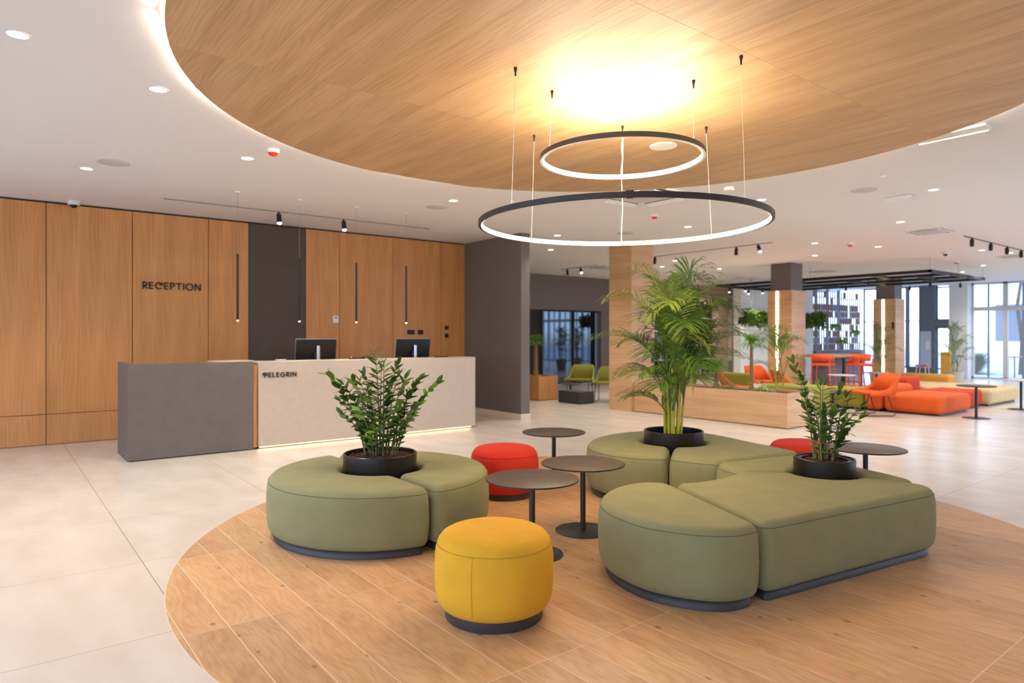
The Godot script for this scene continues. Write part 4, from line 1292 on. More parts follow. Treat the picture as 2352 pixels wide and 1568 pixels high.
	var sc := [[-0.22, 0.0, 0.72, 11, 0.25], [-0.14, 0.06, 0.62, 10, 0.3], [-0.05, -0.05, 0.56, 9, 0.3], [0.03, 0.08, 0.58, 10, 0.3], [0.10, -0.02, 0.52, 9], [0.18, 0.05, 0.46, 9], [0.24, -0.04, 0.40, 8], [-0.10, -0.12, 0.32, 8, 0.1], [0.06, -0.14, 0.30, 8, 0.1], [0.14, 0.12, 0.36, 8, 0.1], [-0.02, 0.14, 0.42, 9, 0.12], [0.2, -0.1, 0.32, 8, 0.12], [0.0, 0.0, 0.36, 8, 0.12], [-0.12, 0.05, 0.4, 8, 0.15]]
	zz_plant("glossy leafy plant with open stems in the smaller pot of the right-hand sofa", Vector3(pc.x, 0.515, pc.y), 0.09, sc, 0.115, 0.16, 57, 9.0)
	var fr := [[-0.70, 0.05, 0.98, 0.18], [-0.62, -0.1, 1.32, 0.20], [-0.30, 0.1, 1.60, 0.12], [0.14, -0.15, 1.56, 0.22], [0.42, 0.05, 1.30, 0.42], [0.60, 0.0, 1.24, 0.3], [0.84, 0.1, 0.96, 0.24], [0.58, -0.2, 0.80, 0.2], [-0.38, -0.28, 0.66, 0.16], [-0.46, 0.15, 0.62, 0.2], [0.44, -0.1, 0.56, 0.18], [0.30, 0.3, 1.10, 0.3], [-0.24, 0.4, 1.2, 0.2], [0.0, -0.42, 1.08, 0.3], [0.2, 0.42, 1.34, 0.25], [-0.12, -0.32, 1.28, 0.25], [0.5, 0.32, 1.0, 0.25], [-0.46, 0.3, 0.92, 0.2], [-0.38, 0.0, 0.44, 0.06], [0.22, -0.3, 0.9, 0.3], [0.34, -0.2, 1.2, 0.3], [-0.2, 0.1, 1.0, 0.3], [0.12, 0.1, 1.42, 0.3], [0.3, 0.1, 0.85, 0.3], [-0.3, -0.2, 1.15, 0.25], [0.15, -0.35, 0.75, 0.25], [-0.15, 0.25, 0.8, 0.25], [0.55, -0.05, 1.05, 0.25], [-0.05, 0.3, 1.5, 0.15], [0.26, -0.1, 1.5, 0.2], [-0.1, -0.1, 1.25, 0.2], [0.1, -0.12, 1.2, 0.2], [0.2, 0.15, 1.05, 0.25], [-0.22, 0.05, 1.1, 0.25], [0.05, -0.25, 1.0, 0.25], [0.32, -0.12, 0.98, 0.28], [-0.28, -0.1, 0.85, 0.25], [0.16, -0.2, 0.62, 0.2], [-0.18, -0.22, 0.55, 0.2]]
	areca_palm("tall feathery palm with yellow green canes in the black pot", Vector3(pb.x, 0.40, pb.y), fr, 12, 0.62, 1.0, 71)

# ---------------------------------------------------------------- column, long planter, corner behind the partition
func box_planter(o: Node3D, lo: Vector3, hi: Vector3, t: float, joint: Array, m: Material) -> void:
	var h := hi.y
	var zs := [lo.z] + joint + [hi.z]
	for i in zs.size() - 1:
		slab("front_board", Vector3(lo.x, 0.012, zs[i] + 0.001), Vector3(lo.x + t, h, zs[i + 1] - 0.001), m, o, 0.002)
		slab("back_board", Vector3(hi.x - t, 0.012, zs[i] + 0.001), Vector3(hi.x, h, zs[i + 1] - 0.001), m, o, 0.002)
	slab("end_board", Vector3(lo.x + t, 0.012, lo.z), Vector3(hi.x - t, h, lo.z + t), m, o, 0.002)
	slab("end_board", Vector3(lo.x + t, 0.012, hi.z - t), Vector3(hi.x - t, h, hi.z), m, o, 0.002)
	slab("plinth", Vector3(lo.x + 0.02, 0.0, lo.z + 0.02), Vector3(hi.x - 0.02, 0.012, hi.z - 0.02), M.shadow_gap, o, 0.001)
	slab("soil", Vector3(lo.x + t, h - 0.2, lo.z + t), Vector3(hi.x - t, h - 0.045, hi.z - t), M.soil, o, 0.01)

# tuft of strap leaves that rise and fall over
func tuft(leaves: int, len_: float, rise: float, w: float, droop: float, seed_: int) -> SurfaceTool:
	var r := RandomNumberGenerator.new()
	r.seed = seed_
	var st := mb()
	st.set_smooth_group(-1)
	for k in leaves:
		var a := r.randf() * TAU
		var d := Vector3(cos(a), 0, sin(a))
		var up := rise * r.randf_range(0.05, 2.6)
		var l := len_ * r.randf_range(0.7, 1.1)
		var v := (d + Vector3.UP * up).normalized()
		var p := Vector3.ZERO
		var s := d.cross(Vector3.UP) * w
		var n := 5
		for i in n:
			var q := p + v * l / n
			var w0 := 1.0 - 0.15 * i if i > 0 else 0.6
			var w1 := 1.0 - 0.15 * (i + 1)
			if i == n - 1: w1 = 0.1
			quad(st, p - s * w0, p + s * w0, q + s * w1, q - s * w1)
			p = q
			v = (v + Vector3.DOWN * droop).normalized()
	return st

func ponytail(label: String, at: Vector3, hgt: float, rad: float, len_: float, seed_: int) -> void:
	var o := thing("ponytail_palm", label, "plant", at, 0.0, "ponytail palms in the wooden planters")
	var st := mb()
	lathe(st, [Vector2(rad * 2.2, 0.0), Vector2(rad * 2.0, 0.03), Vector2(rad * 1.3, 0.09), Vector2(rad, 0.2), Vector2(rad * 0.92, hgt * 0.7), Vector2(rad * 0.75, hgt), Vector2(0, hgt + 0.01)], 16)
	obj("trunk", st, M.trunk_bark, o)
	obj("crown", tuft(240, len_, 0.9, 0.008, 0.34, seed_), M.ponytail_leaf, o, Vector3(0, hgt - 0.01, 0)).set_meta("kind", "stuff")

func led_pillar(label: String, c: Vector3, s: float, top: float, strip: Array) -> void:
	var o := thing("pillar", label, "pillar", c, 0.0, "clad pillars")
	slab("core", Vector3(-s / 2 + 0.05, top - 0.02, -s / 2 + 0.05), Vector3(s / 2 - 0.05, HC, s / 2 - 0.05), M.dark_paint, o, 0.004)
	slab("cladding", Vector3(-s / 2, 0.0, -s / 2), Vector3(s / 2, top, s / 2), M.column_veneer, o, 0.004)
	var x := -s / 2 - 0.003
	slab("led_strip", Vector3(x - 0.012, strip[0], -0.028 + strip[2]), Vector3(x + 0.002, strip[1], 0.028 + strip[2]), M.led_strip, o, 0.003)
	area(c + Vector3(x - 0.02, (strip[0] + strip[1]) / 2, strip[2]), c + Vector3(x - 1.0, (strip[0] + strip[1]) / 2, strip[2]), Vector2(0.05, strip[1] - strip[0]), 0.7, Color(1.0, 0.86, 0.66))

# lounge chair with a folded shell and a wire sled base; faces +x when turn is 0
func shell_chair(label: String, m: Material, at: Vector3, turn: float, group: String) -> void:
	var o := thing("lounge_chair", label, "chair", at, turn, group)
	var st := mb()
	bx(st, Vector3(0.03, 0.40, 0), Vector3(0.52, 0.07, 0.50), 0.03, Basis(Vector3.FORWARD, -0.06))
	obj("seat", st, m, o)
	# shell wraps from the left front round the back to the right front
	st = mb()
	st.set_smooth_group(0)
	var inner := []
	var n := 28
	for k in n + 1:
		var t := float(k) / n
		var side := 2.0 * t - 1.0
		var a := absf(side)
		var x := -0.27 + (0.50 * pow(clampf((a - 0.38) / 0.62, 0, 1), 1.05))
		var z := signf(side) * minf(0.27, a * 0.64) * (1.0 + 0.12 * smoothstep(0.5, 1.0, a))
		var top := lerpf(0.74, 0.46, smoothstep(0.32, 0.62, a)) - 0.05 * smoothstep(0.7, 1.0, a)
		var lean := -0.16 * (top - 0.38) / 0.45 * (1.0 - smoothstep(0.3, 0.7, a))
		inner.append([Vector3(x, 0.365, z), Vector3(x + lean, top, z * (1.0 - 0.08 * (1.0 - a)))])
	for k in n:
		var c0 := Vector3(0.05, 0, 0)
		for e in [0.0, 1.0]:
			var off0: Vector3 = ((inner[k][0] - c0) * Vector3(1, 0, 1)).normalized() * 0.035 * e
			var off1: Vector3 = ((inner[k + 1][0] - c0) * Vector3(1, 0, 1)).normalized() * 0.035 * e
			var q := [inner[k][0] + off0, inner[k + 1][0] + off1, inner[k + 1][1] + off1, inner[k][1] + off0]
			if e > 0: quad(st, q[1], q[0], q[3], q[2])
			else: quad(st, q[0], q[1], q[2], q[3])
		var o0: Vector3 = ((inner[k][0] - c0) * Vector3(1, 0, 1)).normalized() * 0.035
		var o1: Vector3 = ((inner[k + 1][0] - c0) * Vector3(1, 0, 1)).normalized() * 0.035
		quad(st, inner[k][1], inner[k + 1][1], inner[k + 1][1] + o1, inner[k][1] + o0)
		quad(st, inner[k][0] + o0, inner[k + 1][0] + o1, inner[k + 1][0], inner[k][0])
	obj("shell", st, m, o)
	for s in [-1.0, 1.0]:
		st = mb()
		tube(st, [Vector3(0.24, 0.40, 0.22 * s), Vector3(0.19, 0.385, 0.24 * s), Vector3(0.27, 0.2, 0.25 * s), Vector3(0.31, 0.02, 0.255 * s), Vector3(0.29, 0.008, 0.256 * s), Vector3(-0.27, 0.008, 0.256 * s), Vector3(-0.29, 0.02, 0.255 * s), Vector3(-0.22, 0.2, 0.25 * s), Vector3(-0.16, 0.385, 0.23 * s)], 0.008, 6)
		obj("leg_frame", st, M.black_metal, o)

func build_middle() -> void:
	var st: SurfaceTool
	# big square column of pale wood
	var col := thing("column", "pale wood-clad square column behind the palm", "column", Vector3(9.42, 0, -8.47))
	slab("cladding", Vector3(0, 0.0, -0.575), Vector3(0.62, HC, 0.0), M.column_veneer, col, 0.003)
	# long planter
	var pl := thing("wooden_planter", "long low wood planter box running from the column", "planter", Vector3(9.48, 0, -8.465))
	box_planter(pl, Vector3(0, 0, 0.0), Vector3(0.78, 0.536, 3.055), 0.04, [1.55], M.column_veneer)
	ponytail("short ponytail palm in the long planter, nearest the column", Vector3(9.85, 0.488, -6.928), 0.38, 0.03, 0.34, 3)
	ponytail("taller ponytail palm in the middle of the long planter", Vector3(9.85, 0.488, -6.25), 0.80, 0.028, 0.36, 5)
	st = tuft(110, 0.36, 1.0, 0.009, 0.42, 8)
	tag(obj("spider_plant", st, M.spider_leaf, self, Vector3(9.78, 0.49, -5.98)), "pale striped grassy plant at the near end of the long planter", "plant")
	# areca behind the planter in a pale pot
	var pp := thing("palm_pot", "pale round pot behind the long planter", "pot", Vector3(10.75, 0, -6.3))
	st = mb(); lathe(st, [Vector2(0, 0), Vector2(0.13, 0), Vector2(0.17, 0.4), Vector2(0.155, 0.4), Vector2(0.15, 0.36)], 28); obj("wall", st, M.light_pot, pp)
	st = mb(); lathe(st, [Vector2(0.152, 0.365), Vector2(0.0, 0.37)], 24); obj("soil", st, M.soil, pp)
	var fr := [[-0.42, 0.1, 0.80], [-0.30, -0.1, 0.98], [-0.12, 0.1, 1.12], [0.1, 0.0, 1.15], [0.32, 0.05, 1.0], [0.46, 0.0, 0.92, 0.3], [0.34, -0.2, 0.6], [-0.2, 0.3, 0.9], [0.05, -0.3, 0.85], [-0.4, 0.2, 0.5], [0.2, 0.3, 1.0]]
	areca_palm("feathery palm behind the long planter, in front of the lit pillar", Vector3(10.75, 0.37, -6.3), fr, 6, 0.42, 0.85, 14, 0.24, 24)
	# pillars with lit strips
	led_pillar("pillar clad in wood with a lit vertical strip and dark top, nearer one", Vector3(15.17, 0, -8.68), 0.62, 2.50, [0.30, 2.48, -0.06])
	led_pillar("pillar clad in wood with a lit vertical strip and dark top, farther one behind the sofas", Vector3(20.9, 0, -8.74), 0.62, 2.50, [0.10, 2.48, -0.03])
	st = mb(); bx(st, Vector3.ZERO, Vector3(0.02, 0.2, 0.05), 0.004)
	tag(obj("wall_phone", st, M.black_plastic, self, Vector3(20.58, 1.72, -8.5)), "small black device on the lit side of the farther pillar", "device")
	# corner seen between partition and column
	var bp := thing("cube_planter", "square oak planter box behind the dark partition", "planter", Vector3(9.4, 0, -11.7))
	box_planter(bp, Vector3(0, 0, 0), Vector3(0.56, 0.53, 0.57), 0.03, [], M.wall_veneer)
	ponytail("ponytail palm with a thick trunk in the square oak planter", Vector3(9.58, 0.485, -11.45), 0.80, 0.05, 0.30, 12)
	var gb := thing("grey_bench", "low grey block bench beside the square oak planter", "bench", Vector3(9.55, 0, -10.66))
	slab("block", Vector3(0, 0.01, 0), Vector3(0.42, 0.255, 0.655), M.plinth_metal, gb, 0.006)
	slab("plinth", Vector3(0.02, 0.0, 0.02), Vector3(0.40, 0.01, 0.635), M.shadow_gap, gb, 0.001)
	shell_chair("olive green lounge chair beside the square planter, left of two", M.lime_cloth, Vector3(10.75, 0, -11.25), deg_to_rad(215), "olive lounge chairs")
	shell_chair("olive green lounge chair half hidden by the wood column, right of two", M.lime_cloth, Vector3(10.55, 0, -10.15), deg_to_rad(215), "olive lounge chairs")
	var ct := thing("coffee_table", "low dark coffee table between the olive chairs", "table", Vector3(10.26, 0, -11.05))
	st = mb(); lathe(st, [Vector2(0, 0.33), Vector2(0.25, 0.33), Vector2(0.255, 0.345), Vector2(0, 0.346)], 36); obj("table_top", st, M.table_top, ct)
	st = mb(); lathe(st, [Vector2(0.018, 0.0), Vector2(0.018, 0.33)], 14); obj("post", st, M.black_metal, ct)
	st = mb(); lathe(st, [Vector2(0.16, 0.0), Vector2(0.16, 0.008), Vector2(0, 0.012)], 30); obj("foot", st, M.black_metal, ct)
	# wall panelling with a built-in bookcase
	var bk := thing("bookcase_wall", "pale wood wall unit with a dark built-in bookcase beyond the palm", "bookcase", Vector3(15.93, 0, -14.0))
	slab("panel", Vector3(0, 0, -0.25), Vector3(0.72, HC, 0), M.pink_veneer, bk, 0.003)
	slab("panel", Vector3(4.05, 0, -0.25), Vector3(5.45, HC, 0), M.pink_veneer, bk, 0.003)
	slab("panel", Vector3(0.72, 2.50, -0.25), Vector3(4.05, HC, 0), M.pink_veneer, bk, 0.003)
	slab("panel", Vector3(0.72, 0, -0.25), Vector3(4.05, 0.17, 0), M.pink_veneer, bk, 0.003)
	slab("back", Vector3(0.72, 0.17, -0.25), Vector3(4.05, 2.50, -0.23), M.shelf_dark, bk)
	for y in [0.62, 1.09, 1.545, 2.0]: slab("shelf", Vector3(0.72, y, -0.23), Vector3(4.05, y + 0.034, -0.005), M.shelf_white, bk)
	var r := RandomNumberGenerator.new()
	r.seed = 2
	for y in [0.17, 0.654, 1.124, 1.579, 2.034]:
		for k in 3:
			var x := 1.1 + 1.03 * k + r.randf_range(-0.24, 0.24)
			slab("divider", Vector3(x, y, -0.22), Vector3(x + 0.024, y + 0.43, -0.03), M.lattice_metal, bk)
	slab("light_channel", Vector3(4.68, 0.0, -0.01), Vector3(4.90, HC, 0.006), M.frame_blue_grey, bk)
	slab("diffuser", Vector3(4.69, 0.55, 0.004), Vector3(4.89, 2.36, 0.02), M.off_strip, bk)
	var shelf_name := ["lowest", "second", "third"]
	for i in 9:
		var row := i % 3
		var o := thing("book_stack", "%s bundle of books on the %s shelf of the dark bookcase" % [["left", "middle", "right"][i / 3], shelf_name[row]], "books", Vector3(16.9 + 1.0 * (i / 3) + r.randf() * 0.2, [0.17, 0.654, 1.124][row], -14.12), 0.0, "books on the dark bookcase")
		var x := 0.0
		for k in 4:
			var st2 := mb()
			var hh := r.randf_range(0.2, 0.32)
			bx(st2, Vector3(x, hh / 2, 0), Vector3(0.032, hh, 0.16), 0.003)
			obj("book", st2, [M.white_plastic, M.facade_grey, M.shelf_white][(i + k) % 3], o)
			x += 0.036
	# long hanging trough of trailing greenery
	var hg := thing("hanging_planter", "long trough of trailing greenery hung in front of the white wall", "planter", Vector3(17.15, 0, -11.2))
	slab("trough", Vector3(0, 1.76, -0.12), Vector3(4.5, 1.96, 0.12), M.shelf_dark, hg)
	for x in [0.5, 1.7, 2.9, 4.0]:
		for dx in [0.0, 0.18]:
			st = mb(); tube(st, [Vector3(x + dx, 1.95, 0), Vector3(x + dx, HC, 0)], 0.004, 5); obj("cable", st, M.cable_grey, hg)
	var lm := leaf_mesh(0.32, 0.2, 0.3)
	var mm := MultiMesh.new()
	mm.transform_format = MultiMesh.TRANSFORM_3D
	mm.use_colors = true
	mm.mesh = lm
	mm.instance_count = 6500
	for i in 6500:
		var d := Vector3(r.randf_range(-1, 1), r.randf_range(-0.9, 0.6), r.randf_range(-0.2, 1)).normalized()
		var z := d.cross(Vector3(r.randf() - 0.5, 1, r.randf() - 0.5)).normalized()
		var y := z.cross(d)
		var l := r.randf_range(0.05, 0.09)
		var px := r.randf_range(-0.03, 4.53)
		var py := 1.96 + 0.24 * sin(px * 5.0) * 0.15 + r.randf_range(-0.24, 0.20)
		if r.randf() < 0.06: py -= r.randf_range(0.0, 0.14)
		mm.set_instance_transform(i, Transform3D(Basis(d * l, y * l, z * l), Vector3(px, py, r.randf_range(-0.05, 0.2))))
		var g := r.randf_range(0.9, 2.4)
		mm.set_instance_color(i, Color(g * r.randf_range(0.9, 1.3), g, g))
	var mi := MultiMeshInstance3D.new()
	mi.multimesh = mm
	var leafy: StandardMaterial3D = M.leaf_mid.duplicate()
	leafy.vertex_color_use_as_albedo = true
	mi.material_override = leafy
	mi.name = "foliage"
	mi.set_meta("kind", "stuff")
	hg.add_child(mi)

# ---------------------------------------------------------------- lounge at the right
func soft_block(label: String, lo: Vector3, hi: Vector3, m: Material, group: String, r := 0.07) -> void:
	var c := (lo + hi) / 2
	var o := thing("sofa_block", label, "sofa", Vector3(c.x, 0, c.z), 0.0, group)
	var st := mb()
	var y0 := maxf(lo.y, 0.03)
	soft(st, Vector3(0, (y0 + hi.y) / 2, 0), Vector3(hi.x - lo.x, hi.y - y0, hi.z - lo.z), r)
	obj("cushion", st, m, o)
	if lo.y < 0.02:
		st = mb(); bx(st, Vector3(0, 0.018, 0), Vector3(hi.x - lo.x - 0.14, 0.036, hi.z - lo.z - 0.14), 0.003); obj("plinth", st, M.black_metal, o)

func bar_stool(label: String, at: Vector3, turn: float) -> void:
	var o := thing("bar_stool", label, "stool", at, turn, "orange bar stools")
	var st := mb()
	soft(st, Vector3(0, 0.76, 0), Vector3(0.40, 0.05, 0.42), 0.024, 3); obj("seat", st, M.orange_shell, o)
	# curved low back
	st = mb()
	st.set_smooth_group(0)
	var row := []
	for k in 19:
		var a := deg_to_rad(lerpf(75.0, 285.0, k / 18.0))
		var top := 0.95 + 0.05 * cos(a + PI)
		row.append([Vector3(cos(a) * 0.205, 0.84, sin(a) * 0.235), Vector3(cos(a) * 0.225, top, sin(a) * 0.25)])
	for k in 18:
		quad(st, row[k][0], row[k + 1][0], row[k + 1][1], row[k][1])
		var s := Vector3(0.93, 1, 0.93)
		quad(st, row[k + 1][0] * s, row[k][0] * s, row[k][1] * s, row[k + 1][1] * s)
		quad(st, row[k][1], row[k + 1][1], row[k + 1][1] * s, row[k][1] * s)
		quad(st, row[k + 1][0], row[k][0], row[k][0] * s, row[k + 1][0] * s)
	obj("backrest", st, M.orange_shell, o)
	for e in [[-1, -1], [-1, 1], [1, -1], [1, 1]]:
		st = mb(); tube(st, [Vector3(0.22 * e[0], 0.0, 0.23 * e[1]), Vector3(0.17 * e[0], 0.75, 0.19 * e[1])] + ([Vector3(0.17 * e[0], 0.9, 0.205 * e[1])] if e[0] < 0 else []), 0.014, 8); obj("leg", st, M.orange_shell, o)
	for e in [[0, 1], [0, -1], [1, 0], [-1, 0]]:
		var p := Vector3(0.205 if e[0] >= 0 else -0.205, 0.27, 0.215)
		var a := Vector3(-0.205, 0.27, 0.215 * e[1]) if e[0] == 0 else Vector3(0.205 * e[0], 0.27, -0.215)
		var b := Vector3(0.205, 0.27, 0.215 * e[1]) if e[0] == 0 else Vector3(0.205 * e[0], 0.27, 0.215)
		st = mb(); tube(st, [a, b], 0.010, 6); obj("footrest", st, M.orange_shell, o)

func post_table(label: String, at: Vector3, rad: float, h: float, top: Material) -> void:
	var o := thing("cafe_table", label, "table", at, 0.0, "round post tables of the lounge")
	var st := mb()
	lathe(st, [Vector2(0, h - 0.018), Vector2(rad - 0.004, h - 0.018), Vector2(rad, h - 0.012), Vector2(rad, h - 0.003), Vector2(rad - 0.004, h), Vector2(0, h)], 48); obj("table_top", st, top, o)
	st = mb(); lathe(st, [Vector2(0.022, 0.01), Vector2(0.022, h - 0.018)], 16); obj("post", st, M.black_metal, o)
	st = mb(); lathe(st, [Vector2(0.21, 0.0), Vector2(0.21, 0.006), Vector2(0.03, 0.014), Vector2(0, 0.014)], 40); obj("foot", st, M.black_metal, o)

func build_lounge() -> void:
	var st: SurfaceTool
	var g := "coloured sofa blocks of the lounge"
	# orange and red sofa
	soft_block("long orange seat block at the front of the coloured sofas", Vector3(13.05, 0.0, -5.56), Vector3(14.46, 0.35, -4.58), M.orange_cloth, g, 0.09)
	soft_block("narrow orange armrest block left of the front orange seat", Vector3(13.05, 0.0, -5.92), Vector3(14.5, 0.47, -5.58), M.orange_cloth, g, 0.10)
	soft_block("brick red upright block behind the orange armrest", Vector3(14.9, 0.0, -6.3), Vector3(15.66, 0.56, -5.9), M.brick_cloth, g, 0.08)
	soft_block("brick red low seat between the orange seat and the sand coloured seat", Vector3(14.5, 0.0, -5.55), Vector3(15.62, 0.35, -4.75), M.brick_cloth, g, 0.08)
	# yellow sofa
	soft_block("mustard yellow backrest at the rear of the sand coloured seat", Vector3(17.54, 0.0, -7.1), Vector3(17.95, 0.51, -6.0), M.mustard_cloth, g, 0.09)
	soft_block("sand coloured long seat at the right end of the coloured sofas", Vector3(15.74, 0.0, -6.9), Vector3(17.5, 0.345, -4.66), M.sand_cloth, g, 0.09)
	soft_block("olive green seat block behind the orange lounge chair", Vector3(13.1, 0.0, -6.75), Vector3(13.8, 0.40, -5.95), M.lime_cloth, g, 0.08)
	soft_block("olive green seat block behind the long planter", Vector3(11.3, 0.0, -7.0), Vector3(12.0, 0.52, -6.0), M.lime_cloth, g, 0.08)
	soft_block("olive green backrest beyond the long planter", Vector3(12.3, 0.0, -8.55), Vector3(12.5, 0.64, -7.85), M.lime_cloth, g, 0.06)
	var og := "orange lounge chairs"
	shell_chair("orange lounge chair in front of the orange sofa", M.orange_cloth, Vector3(12.4, 0, -5.5), deg_to_rad(150), og)
	shell_chair("orange lounge chair just behind the end of the long planter", M.orange_cloth, Vector3(12.5, 0, -6.98), deg_to_rad(-38), og)
	shell_chair("orange lounge chair beyond the long planter, left of the short ponytail palm", M.orange_cloth, Vector3(10.9, 0, -8.2), deg_to_rad(300), og)
	shell_chair("orange lounge chair beyond the long planter, between the two ponytail palms", M.orange_cloth, Vector3(11.35, 0, -7.45), deg_to_rad(310), og)
	shell_chair("orange lounge chair beyond the long planter, right of the taller ponytail palm", M.orange_cloth, Vector3(13.6, 0, -8.3), deg_to_rad(250), og)
	post_table("dark post table in front of the brick red seat", Vector3(13.33, 0, -4.16), 0.29, 0.56, M.plinth_metal)
	post_table("post table at the right edge of the picture", Vector3(15.61, 0, -4.13), 0.30, 0.57, M.grey_plastic)
	post_table("pale post table between the bar stools and the orange lounge chair", Vector3(14.25, 0, -6.9), 0.27, 0.59, M.grey_plastic)
	post_table("pale post table beside the farther lit pillar", Vector3(16.9, 0, -7.35), 0.27, 0.53, M.grey_plastic)
	post_table("dark post table beyond the long planter", Vector3(12.4, 0, -9.3), 0.30, 0.70, M.plinth_metal)
	post_table("low grey table beside the orange chair behind the planter", Vector3(12.55, 0, -6.25), 0.24, 0.36, M.plinth_metal)
	# bar table: live-edge slab on a dark block
	var bt := thing("bar_table", "bar table with a pale live-edge wood slab on a dark block", "table", Vector3(16.0, 0, -7.85), deg_to_rad(-20))
	slab("block", Vector3(-0.5, 0.0, -0.3), Vector3(-0.1, 0.90, 0.25), M.facade_grey, bt, 0.005)
	var edge := curve([Vector2(-0.62, -0.42), Vector2(-0.66, 0.0), Vector2(-0.58, 0.36), Vector2(-0.2, 0.42), Vector2(0.2, 0.36), Vector2(0.55, 0.4), Vector2(0.66, 0.1), Vector2(0.58, -0.36), Vector2(0.1, -0.44), Vector2(-0.62, -0.42)])
	st = mb(); loft(st, soften(edge, 0.03, 0.06), [[0.03, 0.90], [0.0, 0.915], [0.0, 0.965], [0.02, 0.98]]); obj("slab_top", st, M.slab_wood, bt)
	slab("leg", Vector3(0.4, 0.0, 0.22), Vector3(0.46, 0.90, 0.28), M.black_metal, bt)
	slab("leg", Vector3(0.4, 0.0, -0.28), Vector3(0.46, 0.90, -0.22), M.black_metal, bt)
	bar_stool("orange bar stool at the dark block of the bar table, leftmost", Vector3(15.05, 0, -7.72), deg_to_rad(10))
	bar_stool("orange bar stool at the right end of the bar table, nearer one", Vector3(15.75, 0, -7.22), deg_to_rad(70))
	bar_stool("orange bar stool at the right end of the bar table, farther one", Vector3(17.0, 0, -8.0), deg_to_rad(170))
	# black steel grid hung under the ceiling, with small spots
	var gr := thing("ceiling_grid", "black steel bar grid hung under the ceiling above the lounge", "ceiling grid", Vector3(16.4, 2.85, -6.0))
	for x in [0.0, 1.1, 2.2, 3.3]: slab("bar", Vector3(x - 0.035, -0.035, -5.5), Vector3(x + 0.035, 0.035, 0.035), M.black_metal, gr)
	for z in [0.0, -5.5]: slab("bar", Vector3(-0.035, -0.035, z - 0.035), Vector3(3.335, 0.035, z + 0.035), M.black_metal, gr)
	for e in [[0.0, -1.3], [1.1, -2.4], [2.2, -1.0], [0.0, -3.4], [1.1, -4.3], [2.2, -3.6], [1.1, -0.7], [2.2, -2.3]]: slab("cross_bar", Vector3(e[0], -0.03, e[1] - 0.03), Vector3(e[0] + 1.1, 0.03, e[1] + 0.03), M.black_metal, gr)
	for e in [[0.0, 0.0], [3.3, 0.0], [0.0, -2.75], [3.3, -2.75], [0.0, -5.4], [3.3, -5.4], [1.65, 0.0]]:
		st = mb(); tube(st, [Vector3(e[0], 0.03, e[1]), Vector3(e[0], HC - 2.85, e[1])], 0.003, 5); obj("cable", st, M.cable_grey, gr)
	var lit := [[0.0, -5.1, true], [1.1, -5.2, true], [2.2, -4.9, true], [0.0, -4.6, true], [1.1, -4.75, true], [2.2, -4.3, true], [2.2, -2.9, false], [3.3, -1.7, false], [1.1, -1.8, false], [3.3, -0.5, false], [2.2, -0.8, false]]
	for i in lit.size():
		var e: Array = lit[i]
		var s := thing("grid_spotlight", ("%s lit spot under the black ceiling grid, left of the pillar" if e[2] else "%s unlit spot under the black ceiling grid, right of the pillar") % ["first", "second", "third", "fourth", "fifth", "sixth"][i % 6], "spotlight", Vector3(16.4 + e[0], 2.815, -6.0 + e[1]), 0.0, "small spots under the ceiling grid")
		st = mb(); lathe(st, [Vector2(0.008, -0.05), Vector2(0.008, 0.0)], 8); obj("mount", st, M.black_metal, s)
		st = mb(); lathe(st, [Vector2(0, -0.16), Vector2(0.03, -0.16), Vector2(0.03, -0.05), Vector2(0, -0.05)], 14); obj("body", st, M.black_metal, s)
		if e[2]:
			st = mb(); lathe(st, [Vector2(0, -0.185), Vector2(0.02, -0.18), Vector2(0.028, -0.165), Vector2(0.028, -0.158)], 14); obj("lamp_face", st, M.lamp_face, s)
			spot(s.position + Vector3(0, -0.2, 0), s.position + Vector3(0, -2, 0), 1.6, 45.0)
	# lattice screen of metal cells, some closed by wood panels, on a low counter
	var lt := thing("lattice_screen", "lattice screen of metal cells and wood panels before the far windows", "screen", Vector3(21.95, 0, -11.6))
	slab("counter", Vector3(0, 0, -0.3), Vector3(3.4, 0.92, 0.1), M.facade_grey, lt)
	var cols := 22
	var rows := 9
	var cw := 3.4 / cols
	var ch := 2.06 / rows
	for i in cols + 1: slab("upright", Vector3(cw * i - 0.006, 0.92, -0.05), Vector3(cw * i + 0.006, 2.98, 0), M.lattice_metal, lt)
	for k in rows + 1: slab("shelf", Vector3(0, 0.92 + ch * k - 0.009, -0.05), Vector3(3.4, 0.92 + ch * k + 0.009, 0.004), M.lattice_metal, lt)
	var r := RandomNumberGenerator.new()
	r.seed = 17
	var pst := mb(); bx(pst, Vector3.ZERO, Vector3(cw - 0.035, ch - 0.03, 0.02), 0.002)
	pst.generate_normals()
	var pm := pst.commit()
	for i in cols:
		for k in rows:
			var solid := r.randf() < 0.55
			if k == 7: solid = r.randf() < 0.15
			if k == 6 or k == 5: solid = r.randf() < 0.85
			if not solid: continue
			inst("panel", pm, M.lattice_wood if r.randf() < 0.85 else M.lattice_metal, lt, Vector3(cw * (i + 0.5), 0.92 + ch * (k + 0.5), -0.03))
	for e in [[22.9, 1.55, 41, "light green trailing plant high on the left of the lattice screen"], [24.4, 1.35, 43, "green trailing plant on the right of the lattice screen"], [23.4, 1.0, 44, "small green plant low on the lattice screen"]]:
		st = tuft(70, 0.3, 0.3, 0.02, 0.5, e[2])
		tag(obj(numbered("trailing_plant"), st, M.ponytail_leaf, self, Vector3(e[0], e[1] + 0.25, -11.34)), e[3], "plant", "plants on the lattice screen")
	var wl := structure("window_20", "bright windows behind the lattice screen")
	for i in 5: slab("mullion", Vector3(21.95 + 0.85 * i - 0.03, 0, -12.45), Vector3(21.95 + 0.85 * i + 0.03, HC, -12.35), M.frame_blue_grey, wl)
